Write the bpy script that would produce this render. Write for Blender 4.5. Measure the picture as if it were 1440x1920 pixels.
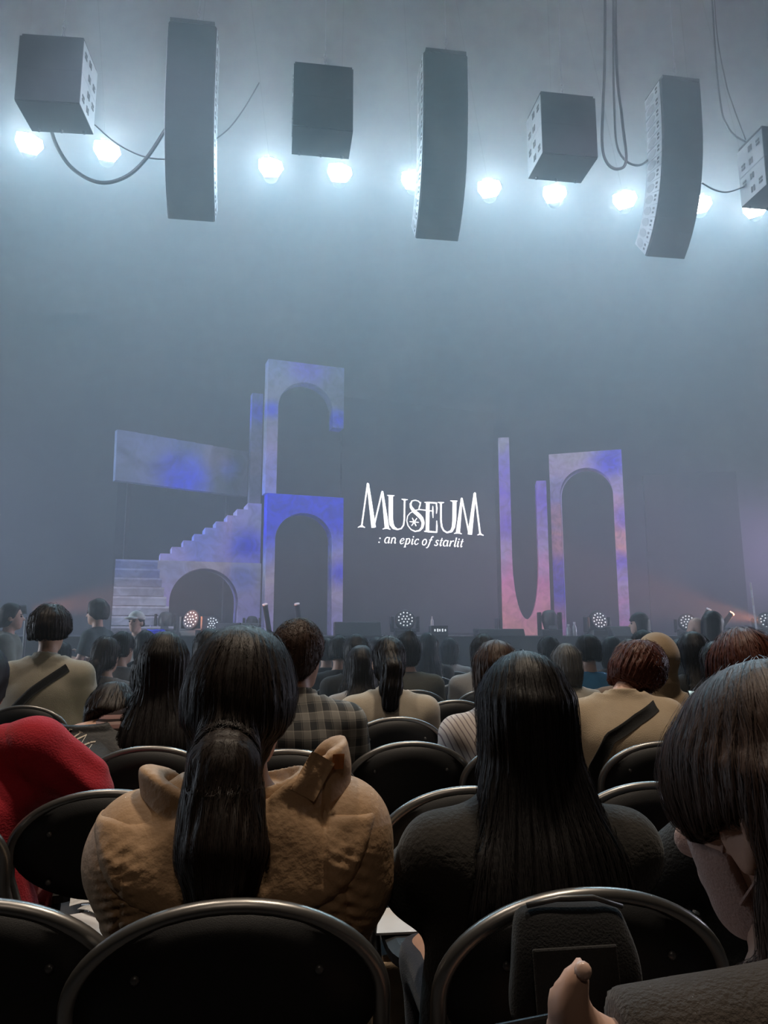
import bpy, bmesh, math, random
import numpy as np
from mathutils import Vector, Matrix

for _o in list(bpy.data.objects):
    bpy.data.objects.remove(_o)
SC = bpy.context.scene
COL = SC.collection
R = math.radians
random.seed(7)

# ------------------------------------------------------------------ camera
F = 1400.0                        # focal length in pixels of the 1440x1920 frame
PITCH = math.atan2(225.0, F)
EYE = Vector((0, 0, 1.25))
cam_d = bpy.data.cameras.new('camera')
cam_d.sensor_fit = 'VERTICAL'
cam_d.sensor_height = 36.0
cam_d.lens = F / 1920.0 * 36.0
cam_d.clip_start = 0.02
cam_d.clip_end = 200
cam_o = bpy.data.objects.new('camera', cam_d)
COL.objects.link(cam_o)
cam_o.location = EYE
cam_o.rotation_euler = (math.pi / 2 + PITCH, 0, 0)
SC.camera = cam_o

# ------------------------------------------------------------------ world, exposure
w = bpy.data.worlds.new('hall_dark'); SC.world = w
w.use_nodes = True
w.node_tree.nodes['Background'].inputs[0].default_value = (0.05, 0.06, 0.08, 1)
w.node_tree.nodes['Background'].inputs[1].default_value = 0.02
SC.view_settings.view_transform = 'Standard'
SC.view_settings.look = 'None'
SC.view_settings.exposure = 0.0
SC.view_settings.gamma = 1.0
SC.view_settings.use_curve_mapping = False
SC.cycles.max_bounces = 4
SC.cycles.diffuse_bounces = 2
SC.cycles.glossy_bounces = 2
SC.cycles.transmission_bounces = 4
SC.cycles.transparent_max_bounces = 6
SC.cycles.volume_bounces = 1
SC.cycles.use_denoising = True
SC.cycles.sample_clamp_indirect = 4.0
SC.cycles.caustics_reflective = False
SC.cycles.caustics_refractive = False

PSI = R(8.0)                      # the hall is turned a little against the camera
HX = Vector((math.cos(PSI), math.sin(PSI), 0))
HY = Vector((-math.sin(PSI), math.cos(PSI), 0))

def ray(px, py):
    x = (px - 720.0) / F
    y = (960.0 - py) / F
    c, s = math.cos(PITCH), math.sin(PITCH)
    return Vector((x, c - y * s, s + y * c))

def P(px, py, Y):
    d = ray(px, py)
    return EYE + d * (Y / d.y)

def hallpt(x, y, z=0.0): return HX * x + HY * y + Vector((0, 0, z))
def light(name, kind, loc, energy, color, aim=None, size=0.1, angle=60, blend=0.5):
    d = bpy.data.lights.new(name, kind)
    d.energy = energy
    d.color = color
    if kind == 'SPOT':
        d.spot_size = R(angle); d.spot_blend = blend; d.shadow_soft_size = size
    elif kind == 'POINT':
        d.shadow_soft_size = size
    elif kind == 'AREA':
        d.shape = 'DISK'; d.size = size
    o = bpy.data.objects.new(name, d)
    COL.objects.link(o)
    o.location = loc
    if aim is not None:
        o.rotation_euler = (Vector(aim) - Vector(loc)).to_track_quat('-Z', 'Y').to_euler()
    return o

# unseen fill spots added above the audience to brighten the scenery
light('fill_spot_set', 'SPOT', (-2.2, 0.5, 12.5), 5200, (0.70, 0.72, 1.0), aim=(-3.3, 13.0, 2.8), size=0.1, angle=26, blend=0.6)
light('fill_spot_arch', 'SPOT', (3.0, 0.8, 12.5), 4300, (0.90, 0.72, 1.0), aim=(3.0, 13.2, 2.4), size=0.1, angle=22, blend=0.6)
# unseen blue and violet fill, added to lift the low stage haze
light('stage_haze_fill_left', 'SPOT', hallpt(-11.5, 13.5, 3.0), 2200, (0.42, 0.50, 1.0), aim=(2.0, 12.5, 2.2), size=0.3, angle=56, blend=1.0)
light('stage_haze_fill_right', 'SPOT', hallpt(12.0, 13.0, 3.0), 1900, (0.70, 0.48, 1.0), aim=(0.0, 13.0, 2.0), size=0.3, angle=56, blend=1.0)
# off-frame side fill, added to brighten the haze before the stage
light('hall_haze_fill_left', 'SPOT', hallpt(-15.0, 9.0, 3.0), 6800, (0.74, 0.86, 1.0), aim=(0, 10.0, 4.6), size=0.4, angle=80, blend=1.0)
light('hall_haze_fill_right', 'SPOT', hallpt(16.0, 9.0, 3.0), 4300, (0.80, 0.82, 1.0), aim=(0, 10.0, 4.6), size=0.4, angle=80, blend=1.0)
# house downlights in the ceiling over the seats
light('house_light_front', 'SPOT', (1.8, 3.4, 12.0), 2300, (1.0, 0.84, 0.66), aim=(0.6, 1.9, 0.8), size=0.4, angle=46, blend=0.8)
light('house_light_side', 'SPOT', (-3.2, 3.0, 12.0), 1250, (1.0, 0.84, 0.68), aim=(-0.9, 2.4, 0.8), size=0.4, angle=46, blend=0.8)
light('house_light_rear', 'SPOT', (0.4, -5.5, 9.5), 230, (1.0, 0.82, 0.66), aim=(0.0, 4.0, 0.9), size=0.6, angle=40, blend=0.8)

# ------------------------------------------------------------------ materials
MATS = {}
_m = {}
def nt(m):
    return m.node_tree.nodes, m.node_tree.links

def mat(name, col, rough=0.7, metal=0.0, spec=0.4, noise=0.12, nscale=14.0, bump=0.0, bscale=80.0,
        emit=None, estr=0.0, sheen=0.0, coat=0.0, stretch=None, col2=None):
    if name in MATS: return MATS[name]
    m = bpy.data.materials.new(name); m.use_nodes = True
    N, L = nt(m)
    b = N['Principled BSDF']
    b.inputs['Roughness'].default_value = rough
    b.inputs['Metallic'].default_value = metal
    b.inputs['Specular IOR Level'].default_value = spec
    if sheen: b.inputs['Sheen Weight'].default_value = sheen
    if coat: b.inputs['Coat Weight'].default_value = coat
    tc = N.new('ShaderNodeTexCoord')
    src = tc.outputs['Object']
    if stretch:
        mp = N.new('ShaderNodeMapping'); mp.inputs['Scale'].default_value = stretch
        L.new(src, mp.inputs[0]); src = mp.outputs[0]
    nz = N.new('ShaderNodeTexNoise'); nz.inputs['Scale'].default_value = nscale; nz.inputs['Detail'].default_value = 4
    L.new(src, nz.inputs['Vector'])
    mx = N.new('ShaderNodeMix'); mx.data_type = 'RGBA'
    c = np.array(col[:3], float)
    lo = c * (1 - noise); hi = np.minimum(c * (1 + noise), 1) if col2 is None else np.array(col2)
    mx.inputs['A'].default_value = (*lo, 1); mx.inputs['B'].default_value = (*hi, 1)
    L.new(nz.outputs['Fac'], mx.inputs['Factor'])
    L.new(mx.outputs['Result'], b.inputs['Base Color'])
    if bump:
        n2 = N.new('ShaderNodeTexNoise'); n2.inputs['Scale'].default_value = bscale; n2.inputs['Detail'].default_value = 3
        L.new(src, n2.inputs['Vector'])
        bp = N.new('ShaderNodeBump'); bp.inputs['Strength'].default_value = bump; bp.inputs['Distance'].default_value = 0.01
        L.new(n2.outputs['Fac'], bp.inputs['Height']); L.new(bp.outputs['Normal'], b.inputs['Normal'])
    if emit is not None:
        b.inputs['Emission Color'].default_value = (*emit, 1)
        b.inputs['Emission Strength'].default_value = estr
        m.cycles.emission_sampling = 'NONE'
    MATS[name] = m
    return m

# ------------------------------------------------------------------ mesh helpers
class MB:
    def __init__(self): self.v = []; self.f = []
    def add(self, vs, fs):
        o = len(self.v)
        self.v += [tuple(v) for v in vs]
        self.f += [tuple(i + o for i in f) for f in fs]
        return self
    def box(self, c, s, M=None):
        x, y, z = (k / 2 for k in s)
        vs = [Vector((a, b, d)) for a in (-x, x) for b in (-y, y) for d in (-z, z)]
        if M is not None: vs = [M @ v for v in vs]
        vs = [v + Vector(c) for v in vs]
        return self.add(vs, [(0, 1, 3, 2), (4, 6, 7, 5), (0, 4, 5, 1), (2, 3, 7, 6), (0, 2, 6, 4), (1, 5, 7, 3)])
    def prism(self, poly, y0, y1):              # polygon in (x, z), extruded along y
        n = len(poly)
        vs = [(x, y0, z) for x, z in poly] + [(x, y1, z) for x, z in poly]
        fs = [tuple(range(n)), tuple(range(2 * n - 1, n - 1, -1))]
        fs += [(i, i + n, (i + 1) % n + n, (i + 1) % n) for i in range(n)]
        return self.add(vs, fs)
    def tube(self, pts, r, seg=8, closed=False):
        pts = [Vector(p) for p in pts]; n = len(pts)
        rs = r if isinstance(r, (list, tuple)) else [r] * n
        rings = []; up = None
        for i, p in enumerate(pts):
            a = pts[i - 1] if (i or closed) else p
            b = pts[(i + 1) % n] if (i < n - 1 or closed) else p
            t = (b - a).normalized()
            if up is None:
                up = Vector((0, 0, 1)) if abs(t.z) < .9 else Vector((1, 0, 0))
            s = t.cross(up).normalized(); up = s.cross(t).normalized()
            rings.append([p + (s * math.cos(k * 2 * math.pi / seg) + up * math.sin(k * 2 * math.pi / seg)) * rs[i] for k in range(seg)])
        vs = [v for g in rings for v in g]; fs = []
        for i in range(n if closed else n - 1):
            j = (i + 1) % n
            for k in range(seg):
                k2 = (k + 1) % seg
                fs.append((i * seg + k, i * seg + k2, j * seg + k2, j * seg + k))
        if not closed:
            fs.append(tuple(range(seg - 1, -1, -1))); fs.append(tuple((n - 1) * seg + k for k in range(seg)))
        return self.add(vs, fs)
    def lathe(self, prof, c=(0, 0, 0), axis=(0, 0, 1), seg=20):   # prof: (r, h)
        q = Vector((0, 0, 1)).rotation_difference(Vector(axis)).to_matrix()
        c = Vector(c); vs = []; fs = []
        for r, h in prof:
            for k in range(seg):
                a = 2 * math.pi * k / seg
                vs.append(c + q @ Vector((r * math.cos(a), r * math.sin(a), h)))
        for i in range(len(prof) - 1):
            for k in range(seg):
                k2 = (k + 1) % seg
                fs.append((i * seg + k, i * seg + k2, (i + 1) * seg + k2, (i + 1) * seg + k))
        fs.append(tuple(range(seg - 1, -1, -1))); fs.append(tuple((len(prof) - 1) * seg + k for k in range(seg)))
        return self.add(vs, fs)
    def mesh(self, name, smooth=False):
        me = bpy.data.meshes.new(name); me.from_pydata(self.v, [], self.f); me.update()
        if smooth: me.shade_smooth()
        return me
    def build(self, name, m, parent=None, smooth=False, bevel=0.0):
        return obj(name, self.mesh(name, smooth), m, parent, bevel)

def obj(name, me, m, parent=None, bevel=0.0):
    o = bpy.data.objects.new(name, me); COL.objects.link(o)
    if m is not None:
        if len(me.materials) == 0: me.materials.append(m)
        elif me.materials[0] is not m:
            o.material_slots[0].link = 'OBJECT'; o.material_slots[0].material = m
    if parent is not None: o.parent = parent
    if bevel:
        b = o.modifiers.new('bevel', 'BEVEL'); b.width = bevel; b.segments = 2; b.limit_method = 'ANGLE'
    return o

def empty(name, loc=(0, 0, 0), rz=0.0):
    o = bpy.data.objects.new(name, None); COL.objects.link(o)
    o.location = loc; o.rotation_euler = (0, 0, rz); o.empty_display_size = 0.1
    return o

def tag(o, label=None, cat=None, group=None, kind=None):
    if label: o['label'] = label
    if cat: o['category'] = cat
    if group: o['group'] = group
    if kind: o['kind'] = kind
    return o

def copy_tree(o, parent=None):
    c = o.copy(); COL.objects.link(c)
    if parent is not None: c.parent = parent
    for ch in list(o.children): copy_tree(ch, c)
    return c

def bez(p0, p1, p2, p3, n=24):
    p0, p1, p2, p3 = map(Vector, (p0, p1, p2, p3)); out = []
    for i in range(n + 1):
        t = i / n; u = 1 - t
        out.append(p0 * u ** 3 + p1 * 3 * u * u * t + p2 * 3 * u * t * t + p3 * t ** 3)
    return out

# ------------------------------------------------------------------ the hall
M_floor = mat('hall_floor', (0.035, 0.034, 0.036), 0.75, bump=0.2, bscale=200)
M_wall = mat('hall_wall', (0.006, 0.0065, 0.007), 0.95, spec=0.05, noise=0.3, nscale=0.6)
M_black = mat('stage_black', (0.012, 0.012, 0.014), 0.75, noise=0.3)
def hallbox(name, c, s, m):
    b = MB().box((0, 0, 0), s).build(name, m)
    b.location = hallpt(*c); b.rotation_euler = (0, 0, PSI)
    return tag(b, kind='structure')
tag(hallbox('floor', (0, 2.7, -0.1), (45, 29.2, 0.2), M_floor), 'dark hall floor under the rows of chairs', 'floor')
tag(hallbox('ceiling', (0, 2.7, 24.1), (45, 29.2, 0.2), M_wall), 'dark ceiling high above the stage', 'ceiling')
tag(hallbox('wall_back', (0, 17.1, 12), (44, 0.2, 24), M_wall), 'dark drape wall behind the stage', 'wall')
tag(hallbox('wall_rear', (0, -11.6, 12), (44, 0.2, 24), M_wall), 'dark wall behind the audience', 'wall')
tag(hallbox('wall_left', (-22.1, 2.7, 12), (0.2, 28.6, 24), M_wall), 'dark side wall left of the stage', 'wall')
tag(hallbox('wall_right', (22.1, 2.7, 12), (0.2, 28.6, 24), M_wall), 'dark side wall right of the stage', 'wall')

STZ = 1.19                        # stage floor height
st = hallbox('stage_platform', (0, 13.7, STZ / 2), (26, 6.6, STZ), M_black)
st['kind'] = 'structure'; tag(st, 'black stage platform running across the hall', 'stage')

# ------------------------------------------------------------------ haze
def haze(name, lo, hi, dens, g, col, label):
    c = [(a + b) / 2 for a, b in zip(lo, hi)]; s = [b - a for a, b in zip(lo, hi)]
    m = bpy.data.materials.new(name + '_volume'); m.use_nodes = True
    N, L = nt(m); N.clear()
    out = N.new('ShaderNodeOutputMaterial')
    v = N.new('ShaderNodeVolumeScatter')
    v.inputs['Density'].default_value = dens
    v.inputs['Anisotropy'].default_value = g
    v.inputs['Color'].default_value = (*col, 1)
    L.new(v.outputs[0], out.inputs['Volume'])
    o = MB().box((0, 0, 0), s).build(name, m)
    o.location = hallpt(*c); o.rotation_euler = (0, 0, PSI)
    tag(o, label, 'haze', kind='stuff')
    return o
haze('haze', (-21.9, 4.3, 0.02), (21.9, 16.9, 23.9), 0.040, 0.45, (0.93, 0.97, 1.0), 'pale blue stage haze filling the air of the hall')

# ------------------------------------------------------------------ row of back lights
M_lens = mat('lamp_lens', (0.9, 0.9, 0.9), 0.2, emit=(0.93, 0.97, 1.0), estr=90)
M_lampbody = mat('lamp_body', (0.02, 0.02, 0.022), 0.5)
M_steel = mat('rigging_steel', (0.45, 0.46, 0.48), 0.35, metal=0.9)
LAMPS = [(55, 270), (201, 284), (355, 299), (508, 315), (637, 325), (775, 338), (918, 354), (1040, 364), (1172, 375), (1312, 384), (1416, 391)]
LZ = 10.0
NTH = ['first', 'second', 'third', 'fourth', 'fifth', 'sixth', 'seventh', 'eighth', 'ninth', 'tenth', 'eleventh', 'twelfth']
lamp_meshes = None
def make_lamp(name):
    root = empty(name)
    b = MB()
    b.lathe([(0.08, 0.36), (0.14, 0.30), (0.165, 0.16), (0.17, 0.0)], axis=(0, 1, 0), seg=14)
    b.build('head', M_lampbody, root, True)
    poly = [(-0.21, 0.18), (0.02, 0.21), (0.21, 0.12), (0.235, -0.03), (0.12, -0.19), (-0.15, -0.185), (-0.235, 0.0)]
    MB().prism(poly, -0.02, 0.0).build('lens', M_lens, root, bevel=0.012)
    y = MB()
    y.tube([(-0.19, 0.15, 0), (-0.19, 0.17, 0.22), (-0.14, 0.18, 0.26), (0.14, 0.18, 0.26), (0.19, 0.17, 0.22), (0.19, 0.15, 0)], 0.016, 6)
    y.box((0, 0.18, 0.29), (0.2, 0.16, 0.07))
    y.build('yoke', M_lampbody, root)
    MB().tube([(0, 0.18, 0.30), (0, 0.18, 13.9)], 0.004, 6).build('suspension_wire', M_lampbody, root)
    return root
lamp0 = None
for i, (px, py) in enumerate(LAMPS):
    d = ray(px, py); p = EYE + d * ((LZ - EYE.z) / d.z)
    if lamp0 is None: lamp0 = o = make_lamp('stage_lamp')
    else: o = copy_tree(lamp0)
    o.location = p
    tgt = EYE + Vector((0, 0, 0)) - p
    o.rotation_euler = (0, random.uniform(-.15, .15), math.atan2(-tgt.x, tgt.y) + math.pi if False else math.atan2(p.x, -p.y) + math.pi)
    where = {0: 'below the first box speaker', 1: 'beside the sagging cable', 2: 'hidden behind the straight column', 3: 'below the second box speaker', 4: 'right of it', 5: 'behind the middle column edge',
             6: 'right of the middle column', 7: 'under the third box speaker', 8: 'before the curved column', 9: 'peeking past the curved column', 10: 'below the cut-off box speaker'}[i]
    tag(o, f'glaring white stage lamp, {NTH[i]} in the row, {where}', 'stage lamp', 'white lamps in the overhead row')
    aim = Vector((p.x * 0.75, p.y - 6.5, 1.0))
    fwd = (EYE - p).normalized()
    light('back_beam', 'SPOT', p + fwd * 0.12, 300, (0.46, 0.80, 1.0), aim=EYE + Vector((p.x * 0.3, 0, 1.0)), size=0.15, angle=42, blend=0.9)
    l = light('back_light', 'SPOT', p + fwd * 0.12, 260, (0.40, 0.76, 1.0), aim=aim, size=0.15, angle=112, blend=0.9)

# ------------------------------------------------------------------ hanging speakers
M_grille = mat('speaker_grille', (0.018, 0.019, 0.021), 0.8, bump=0.3, bscale=400)
M_cab = mat('speaker_cabinet', (0.62, 0.63, 0.64), 0.55)
M_recess = mat('cabinet_recess', (0.42, 0.43, 0.44), 0.6)
M_slot = mat('cabinet_slot', (0.03, 0.03, 0.03), 0.6)
M_cable = mat('cable_black', (0.02, 0.02, 0.02), 0.45)

def shackle(parent, loc):
    b = MB(); x, y, z = loc
    pts = [(x + 0.045 * math.cos(a), y, z + 0.05 + 0.055 * math.sin(a)) for a in np.linspace(0, 2 * math.pi, 13)[:-1]]
    b.tube(pts, 0.014, 6, closed=True)
    for k in range(5):
        zz = z + 0.13 + 0.06 * k; tw = k % 2
        pts = [(x + (0.02 * math.cos(a) if tw else 0), y + (0 if tw else 0.02 * math.cos(a)), zz + 0.04 * math.sin(a)) for a in np.linspace(0, 2 * math.pi, 9)[:-1]]
        b.tube(pts, 0.008, 5, closed=True)
    b.build('shackle', M_steel, parent, True)
    MB().tube([(x, y, z + 0.42), (x, y, 23.9 - parent.location.z)], 0.007, 6).build('hoist_chain', M_steel, parent)

CW, CH, CD = 0.62, 0.174, 0.42

def array_meshes():
    hb = CH * 0.84 / 2; hf = CH * .965 / 2
    side = [(-0.0, -hf), (CD, -hb), (CD, hb), (0.0, hf)]      # (y, z)
    vs = [(-CW / 2, y, z) for y, z in side] + [(CW / 2, y, z) for y, z in side]
    _m['body'] = MB().add(vs, [(0, 1, 2, 3), (7, 6, 5, 4), (0, 4, 5, 1), (1, 5, 6, 2), (2, 6, 7, 3), (3, 7, 4, 0)]).mesh('cabinet')
    g = MB()
    for y, hh in ((0.0, hf * 1.09),): pass
    vs = [(-CW / 2 + .004, 0, -hf * 1.09), (CW / 2 - .004, 0, -hf * 1.09), (CW / 2 - .004, 0, hf * 1.09), (-CW / 2 + .004, 0, hf * 1.09),
          (-CW / 2 + .02, -.035, -hf * 1.09), (CW / 2 - .02, -.035, -hf * 1.09), (CW / 2 - .02, -.035, hf * 1.09), (-CW / 2 + .02, -.035, hf * 1.09)]
    g.add(vs, [(4, 5, 6, 7), (0, 1, 5, 4), (2, 3, 7, 6), (1, 2, 6, 5), (3, 0, 4, 7), (3, 2, 1, 0)])
    _m['grille'] = g.mesh('grille')
    # octagonal recess, ring and slots on a side
    def octo(cy, cz, ry, rz, x0, x1):
        pts = [(cy + ry * (1.08 if True else 1) * math.cos(a), cz + rz * math.sin(a)) for a in np.linspace(math.pi / 8, 2 * math.pi + math.pi / 8, 9)[:-1]]
        b = MB(); n = 8
        b.add([(x0, y, z) for y, z in pts] + [(x1, y, z) for y, z in pts], [tuple(range(n)), tuple(range(2 * n - 1, n - 1, -1))] + [(i, i + n, (i + 1) % n + n, (i + 1) % n) for i in range(n)])
        return b
    _m['oct'] = octo(0.27, 0, 0.105, 0.060, -0.004, 0.004).mesh('recess')
    s = MB(); s.box((0, 0.09, 0.030), (0.010, 0.05, 0.030)); _m['slot1'] = s.mesh('slot')
    s = MB(); s.box((0, 0.09, -0.026), (0.010, 0.045, 0.026)); _m['slot2'] = s.mesh('slot')
array_meshes()

def line_array(px, Y, label, n=14, curve=48.0, yaw=PSI, ztop=8.95):
    p = P(px, 300, Y); root = empty('speaker_array', (p.x, p.y, ztop), yaw)
    y = z = 0.0
    for i in range(n):
        a = R(curve) * (i / (n - 1)) ** 2
        dy, dz = math.sin(a), math.cos(a)
        cy, cz = y + dy * CH / 2, z - dz * CH / 2
        c = obj('cabinet', _m['body'], M_cab, root); c.location = (0, cy, cz); c.rotation_euler = (a, 0, 0)
        obj('grille', _m['grille'], M_grille, c)
        for sx in (-1, 1):
            for k, mm in (('oct', M_recess), ('slot1', M_slot), ('slot2', M_slot)):
                q = obj({'oct': 'side_recess'}.get(k, 'side_slot'), _m[k], mm, c); q.location = (sx * CW / 2, 0, 0)
        y += dy * (CH + .003); z -= dz * (CH + .003)
    fr = MB(); fr.box((0, 0.2, 0.03), (CW * .9, 0.5, 0.05)); fr.build('flying_frame', M_grille, root)
    shackle(root, (0.05, 0.18, 0.06))
    tag(root, label, 'speaker array', 'hanging speaker columns')
    return root
line_array(350, 8.5, 'tall dark hanging speaker column, seen almost straight on')
line_array(838, 9.0, 'tall dark hanging speaker column in the middle, thin strip of its pale side showing')
line_array(1284, 9.5, 'strongly curved hanging speaker column with many pale side panels showing')

SW, SH, SD = 0.76, 0.43, 0.56
def sub_meshes():
    _m['sub'] = MB().box((0, SD / 2, 0), (SW, SD, SH - .006)).mesh('cabinet')
    _m['subg'] = MB().box((0, -0.008, 0), (SW - .004, 0.016, SH - .002)).mesh('grille')
    _m['subb'] = MB().box((0, SD / 2, 0), (SW - .002, SD, 0.012)).mesh('base_panel')
    for k, (w_, h_) in enumerate(((0.032, 0.085), (0.075, 0.032))):
        _m['ss%d' % k] = MB().box((0, 0, 0), (0.012, w_, h_)).mesh('slot')
    _m['foot'] = MB().lathe([(0.018, -0.03), (0.022, 0.0)], seg=8).mesh('foot')
sub_meshes()
def subwoofer(px, Y, label, ztop, yaw=PSI):
    p = P(px, 200, Y); root = empty('hanging_subwoofer', (p.x, p.y, ztop), yaw)
    for i in range(2):
        c = obj('cabinet', _m['sub'], M_cab, root); c.location = (0, 0, -SH * (i + .5))
        obj('grille', _m['subg'], M_grille, c)
        for sx in (-1, 1):
            for y, z, k in ((.10, .05, 1), (.10, .10, 1), (.25, .10, 0), (.30, .10, 0), (.25, -.10, 0), (.30, -.10, 0), (.45, -.06, 1), (.45, -.11, 1)):
                q = obj('side_slot', _m['ss%d' % k], M_slot, c); q.location = (sx * SW / 2, y, z * (1 if i == 0 else -1))
    b = obj('base_panel', _m['subb'], M_grille, root); b.location = (0, 0, -2 * SH - .004)
    t = MB().box((0, SD / 2, 0.03), (SW * .96, SD * .95, 0.04)).build('flying_frame', M_grille, root)
    for fx in (-.28, 0, .28):
        f = obj('foot', _m['foot'], M_grille, root); f.location = (fx, SD - .05, -2 * SH - .01)
    shackle(root, (0.03, 0.25, 0.06))
    tag(root, label, 'subwoofer', 'hanging box speakers')
    return root
subwoofer(88, 8.1, 'dark hanging box speaker linked by a thick cable to the straight speaker column', 8.42, R(5))
subwoofer(606, 8.5, 'dark hanging box speaker seen straight on, no pale side showing', 8.36)
subwoofer(1065, 8.95, 'dark hanging box speaker with pale slotted side, beside looped cables', 8.30)
subwoofer(1470, 9.5, 'hanging box speaker cut off by the frame, pale side split by a seam', 8.20)

def cable(name, pxs, label, r=0.012, cat='cable'):
    pts = [P(*q) for q in pxs]
    # smooth Catmull-Rom
    out = []
    n = len(pts)
    for i in range(n - 1):
        p0, p1, p2, p3 = pts[max(i - 1, 0)], pts[i], pts[i + 1], pts[min(i + 2, n - 1)]
        for t in np.linspace(0, 1, 9)[:-1]:
            out.append(0.5 * ((2 * p1) + (p2 - p0) * t + (2 * p0 - 5 * p1 + 4 * p2 - p3) * t * t + (3 * p1 - p0 - 3 * p2 + p3) * t ** 3))
    out.append(pts[-1])
    o = MB().tube(out, r, 8).build(name, M_cable, smooth=True)
    return tag(o, label, cat, 'cables between the hanging speakers')
cable('speaker_cable', [(92, 226, 8.7), (105, 270, 8.7), (135, 315, 8.7), (185, 342, 8.7), (235, 332, 8.75), (275, 296, 8.8), (312, 240, 8.85)], 'thick sagging cable from the far box speaker to the straight column', 0.024)
cable('speaker_cable', [(178, 234, 8.75), (215, 266, 8.8), (250, 286, 8.85), (280, 296, 8.9), (312, 299, 8.95)], 'thin cable running below the thick sagging one', 0.010)
cable('speaker_cable', [(400, 264, 8.95), (430, 240, 9.0), (460, 200, 9.05), (486, 155, 9.1)], 'thin cable rising from the side of the straight column', 0.009)
cable('speaker_cable', [(1140, -900, 9.3), (1136, -300, 9.3), (1134, 90, 9.3), (1131, 190, 9.3), (1129, 270, 9.3), (1138, 305, 9.3), (1158, 317, 9.3), (1174, 300, 9.3), (1166, 220, 9.3), (1155, 90, 9.3), (1154, -300, 9.3), (1153, -900, 9.3)], 'looped cable hanging down between box speaker and curved column', 0.020)
cable('speaker_cable', [(1151, -900, 9.45), (1150, -300, 9.45), (1150, 90, 9.45), (1152, 200, 9.45), (1156, 270, 9.45), (1172, 300, 9.5), (1195, 310, 9.7), (1215, 300, 9.9), (1232, 272, 10.05)], 'cable swinging from the loop into the curved column', 0.016)
cable('speaker_cable', [(1316, 343, 9.9), (1340, 356, 9.9), (1365, 360, 9.9), (1398, 349, 9.9)], 'short sagging cable from curved column to the cut-off box speaker', 0.011)
cable('speaker_cable', [(1330, -200, 9.9), (1342, 40, 9.9), (1360, 150, 9.9), (1375, 200, 9.9), (1398, 262, 9.9)], 'thin cable dropping to the cut-off box speaker', 0.009)
cable('speaker_cable', [(1325, -200, 10.0), (1340, 80, 10.0), (1352, 200, 10.0), (1364, 236, 10.0), (1378, 254, 10.0), (1398, 266, 10.0)], 'short curved cable behind the cut-off box speaker', 0.013)

# ------------------------------------------------------------------ scenery
def scenic(name, stops, nscale=1.3, dirv=(0.0, 0.0, 1.0), lo=0.0, hi=1.0, patches=()):
    """watercolour-painted flats: colour wash along a direction, broken up by clouds, with round colour patches"""
    m = bpy.data.materials.new(name); m.use_nodes = True
    N, L = nt(m); b = N['Principled BSDF']; b.inputs['Roughness'].default_value = 0.8; b.inputs['Specular IOR Level'].default_value = 0.2
    tc = N.new('ShaderNodeTexCoord')
    nz = N.new('ShaderNodeTexNoise'); nz.inputs['Scale'].default_value = nscale; nz.inputs['Detail'].default_value = 6; nz.inputs['Distortion'].default_value = 0.8
    L.new(tc.outputs['Object'], nz.inputs['Vector'])
    dp = N.new('ShaderNodeVectorMath'); dp.operation = 'DOT_PRODUCT'; dp.inputs[1].default_value = dirv
    L.new(tc.outputs['Object'], dp.inputs[0])
    mr = N.new('ShaderNodeMapRange'); mr.inputs[1].default_value = lo; mr.inputs[2].default_value = hi
    L.new(dp.outputs['Value'], mr.inputs[0])
    ad = N.new('ShaderNodeMath'); ad.operation = 'MULTIPLY_ADD'; ad.inputs[1].default_value = 0.55; L.new(nz.outputs['Fac'], ad.inputs[0])
    sb = N.new('ShaderNodeMath'); sb.operation = 'SUBTRACT'; sb.inputs[1].default_value = 0.275
    L.new(mr.outputs[0], ad.inputs[2]); L.new(ad.outputs[0], sb.inputs[0])
    cr = N.new('ShaderNodeValToRGB'); e = cr.color_ramp.elements
    while len(e) < len(stops): e.new(0.5)
    for k, (p_, c_) in enumerate(stops): e[k].position = p_; e[k].color = (*c_, 1)
    L.new(sb.outputs[0], cr.inputs[0])
    cur = cr.outputs[0]
    for (c3, rad, colr) in patches:
        ds = N.new('ShaderNodeVectorMath'); ds.operation = 'DISTANCE'; ds.inputs[1].default_value = c3
        L.new(tc.outputs['Object'], ds.inputs[0])
        a2 = N.new('ShaderNodeMath'); a2.operation = 'MULTIPLY_ADD'; a2.inputs[1].default_value = rad * 0.9; L.new(nz.outputs['Fac'], a2.inputs[0]); L.new(ds.outputs['Value'], a2.inputs[2])
        r2 = N.new('ShaderNodeMapRange'); r2.interpolation_type = 'SMOOTHSTEP'; r2.inputs[1].default_value = rad * 1.75; r2.inputs[2].default_value = rad * 0.55; r2.inputs[3].default_value = 0; r2.inputs[4].default_value = 1
        L.new(a2.outputs[0], r2.inputs[0])
        mx = N.new('ShaderNodeMix'); mx.data_type = 'RGBA'; L.new(r2.outputs[0], mx.inputs['Factor']); L.new(cur, mx.inputs['A']); mx.inputs['B'].default_value = (*colr, 1)
        cur = mx.outputs['Result']
    # blotches of darker pigment
    n3 = N.new('ShaderNodeTexNoise'); n3.inputs['Scale'].default_value = nscale * 3.5; n3.inputs['Detail'].default_value = 8; n3.inputs['Distortion'].default_value = 1.5
    L.new(tc.outputs['Object'], n3.inputs['Vector'])
    r3 = N.new('ShaderNodeMapRange'); r3.inputs[1].default_value = 0.35; r3.inputs[2].default_value = 0.6; r3.inputs[3].default_value = 0.72; r3.inputs[4].default_value = 1.0
    L.new(n3.outputs['Fac'], r3.inputs[0])
    mm = N.new('ShaderNodeMix'); mm.data_type = 'RGBA'; mm.blend_type = 'MULTIPLY'; mm.inputs['Factor'].default_value = 1
    L.new(cur, mm.inputs['A']); L.new(r3.outputs[0], mm.inputs['B'])
    L.new(mm.outputs['Result'], b.inputs['Base Color'])
    return m

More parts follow.
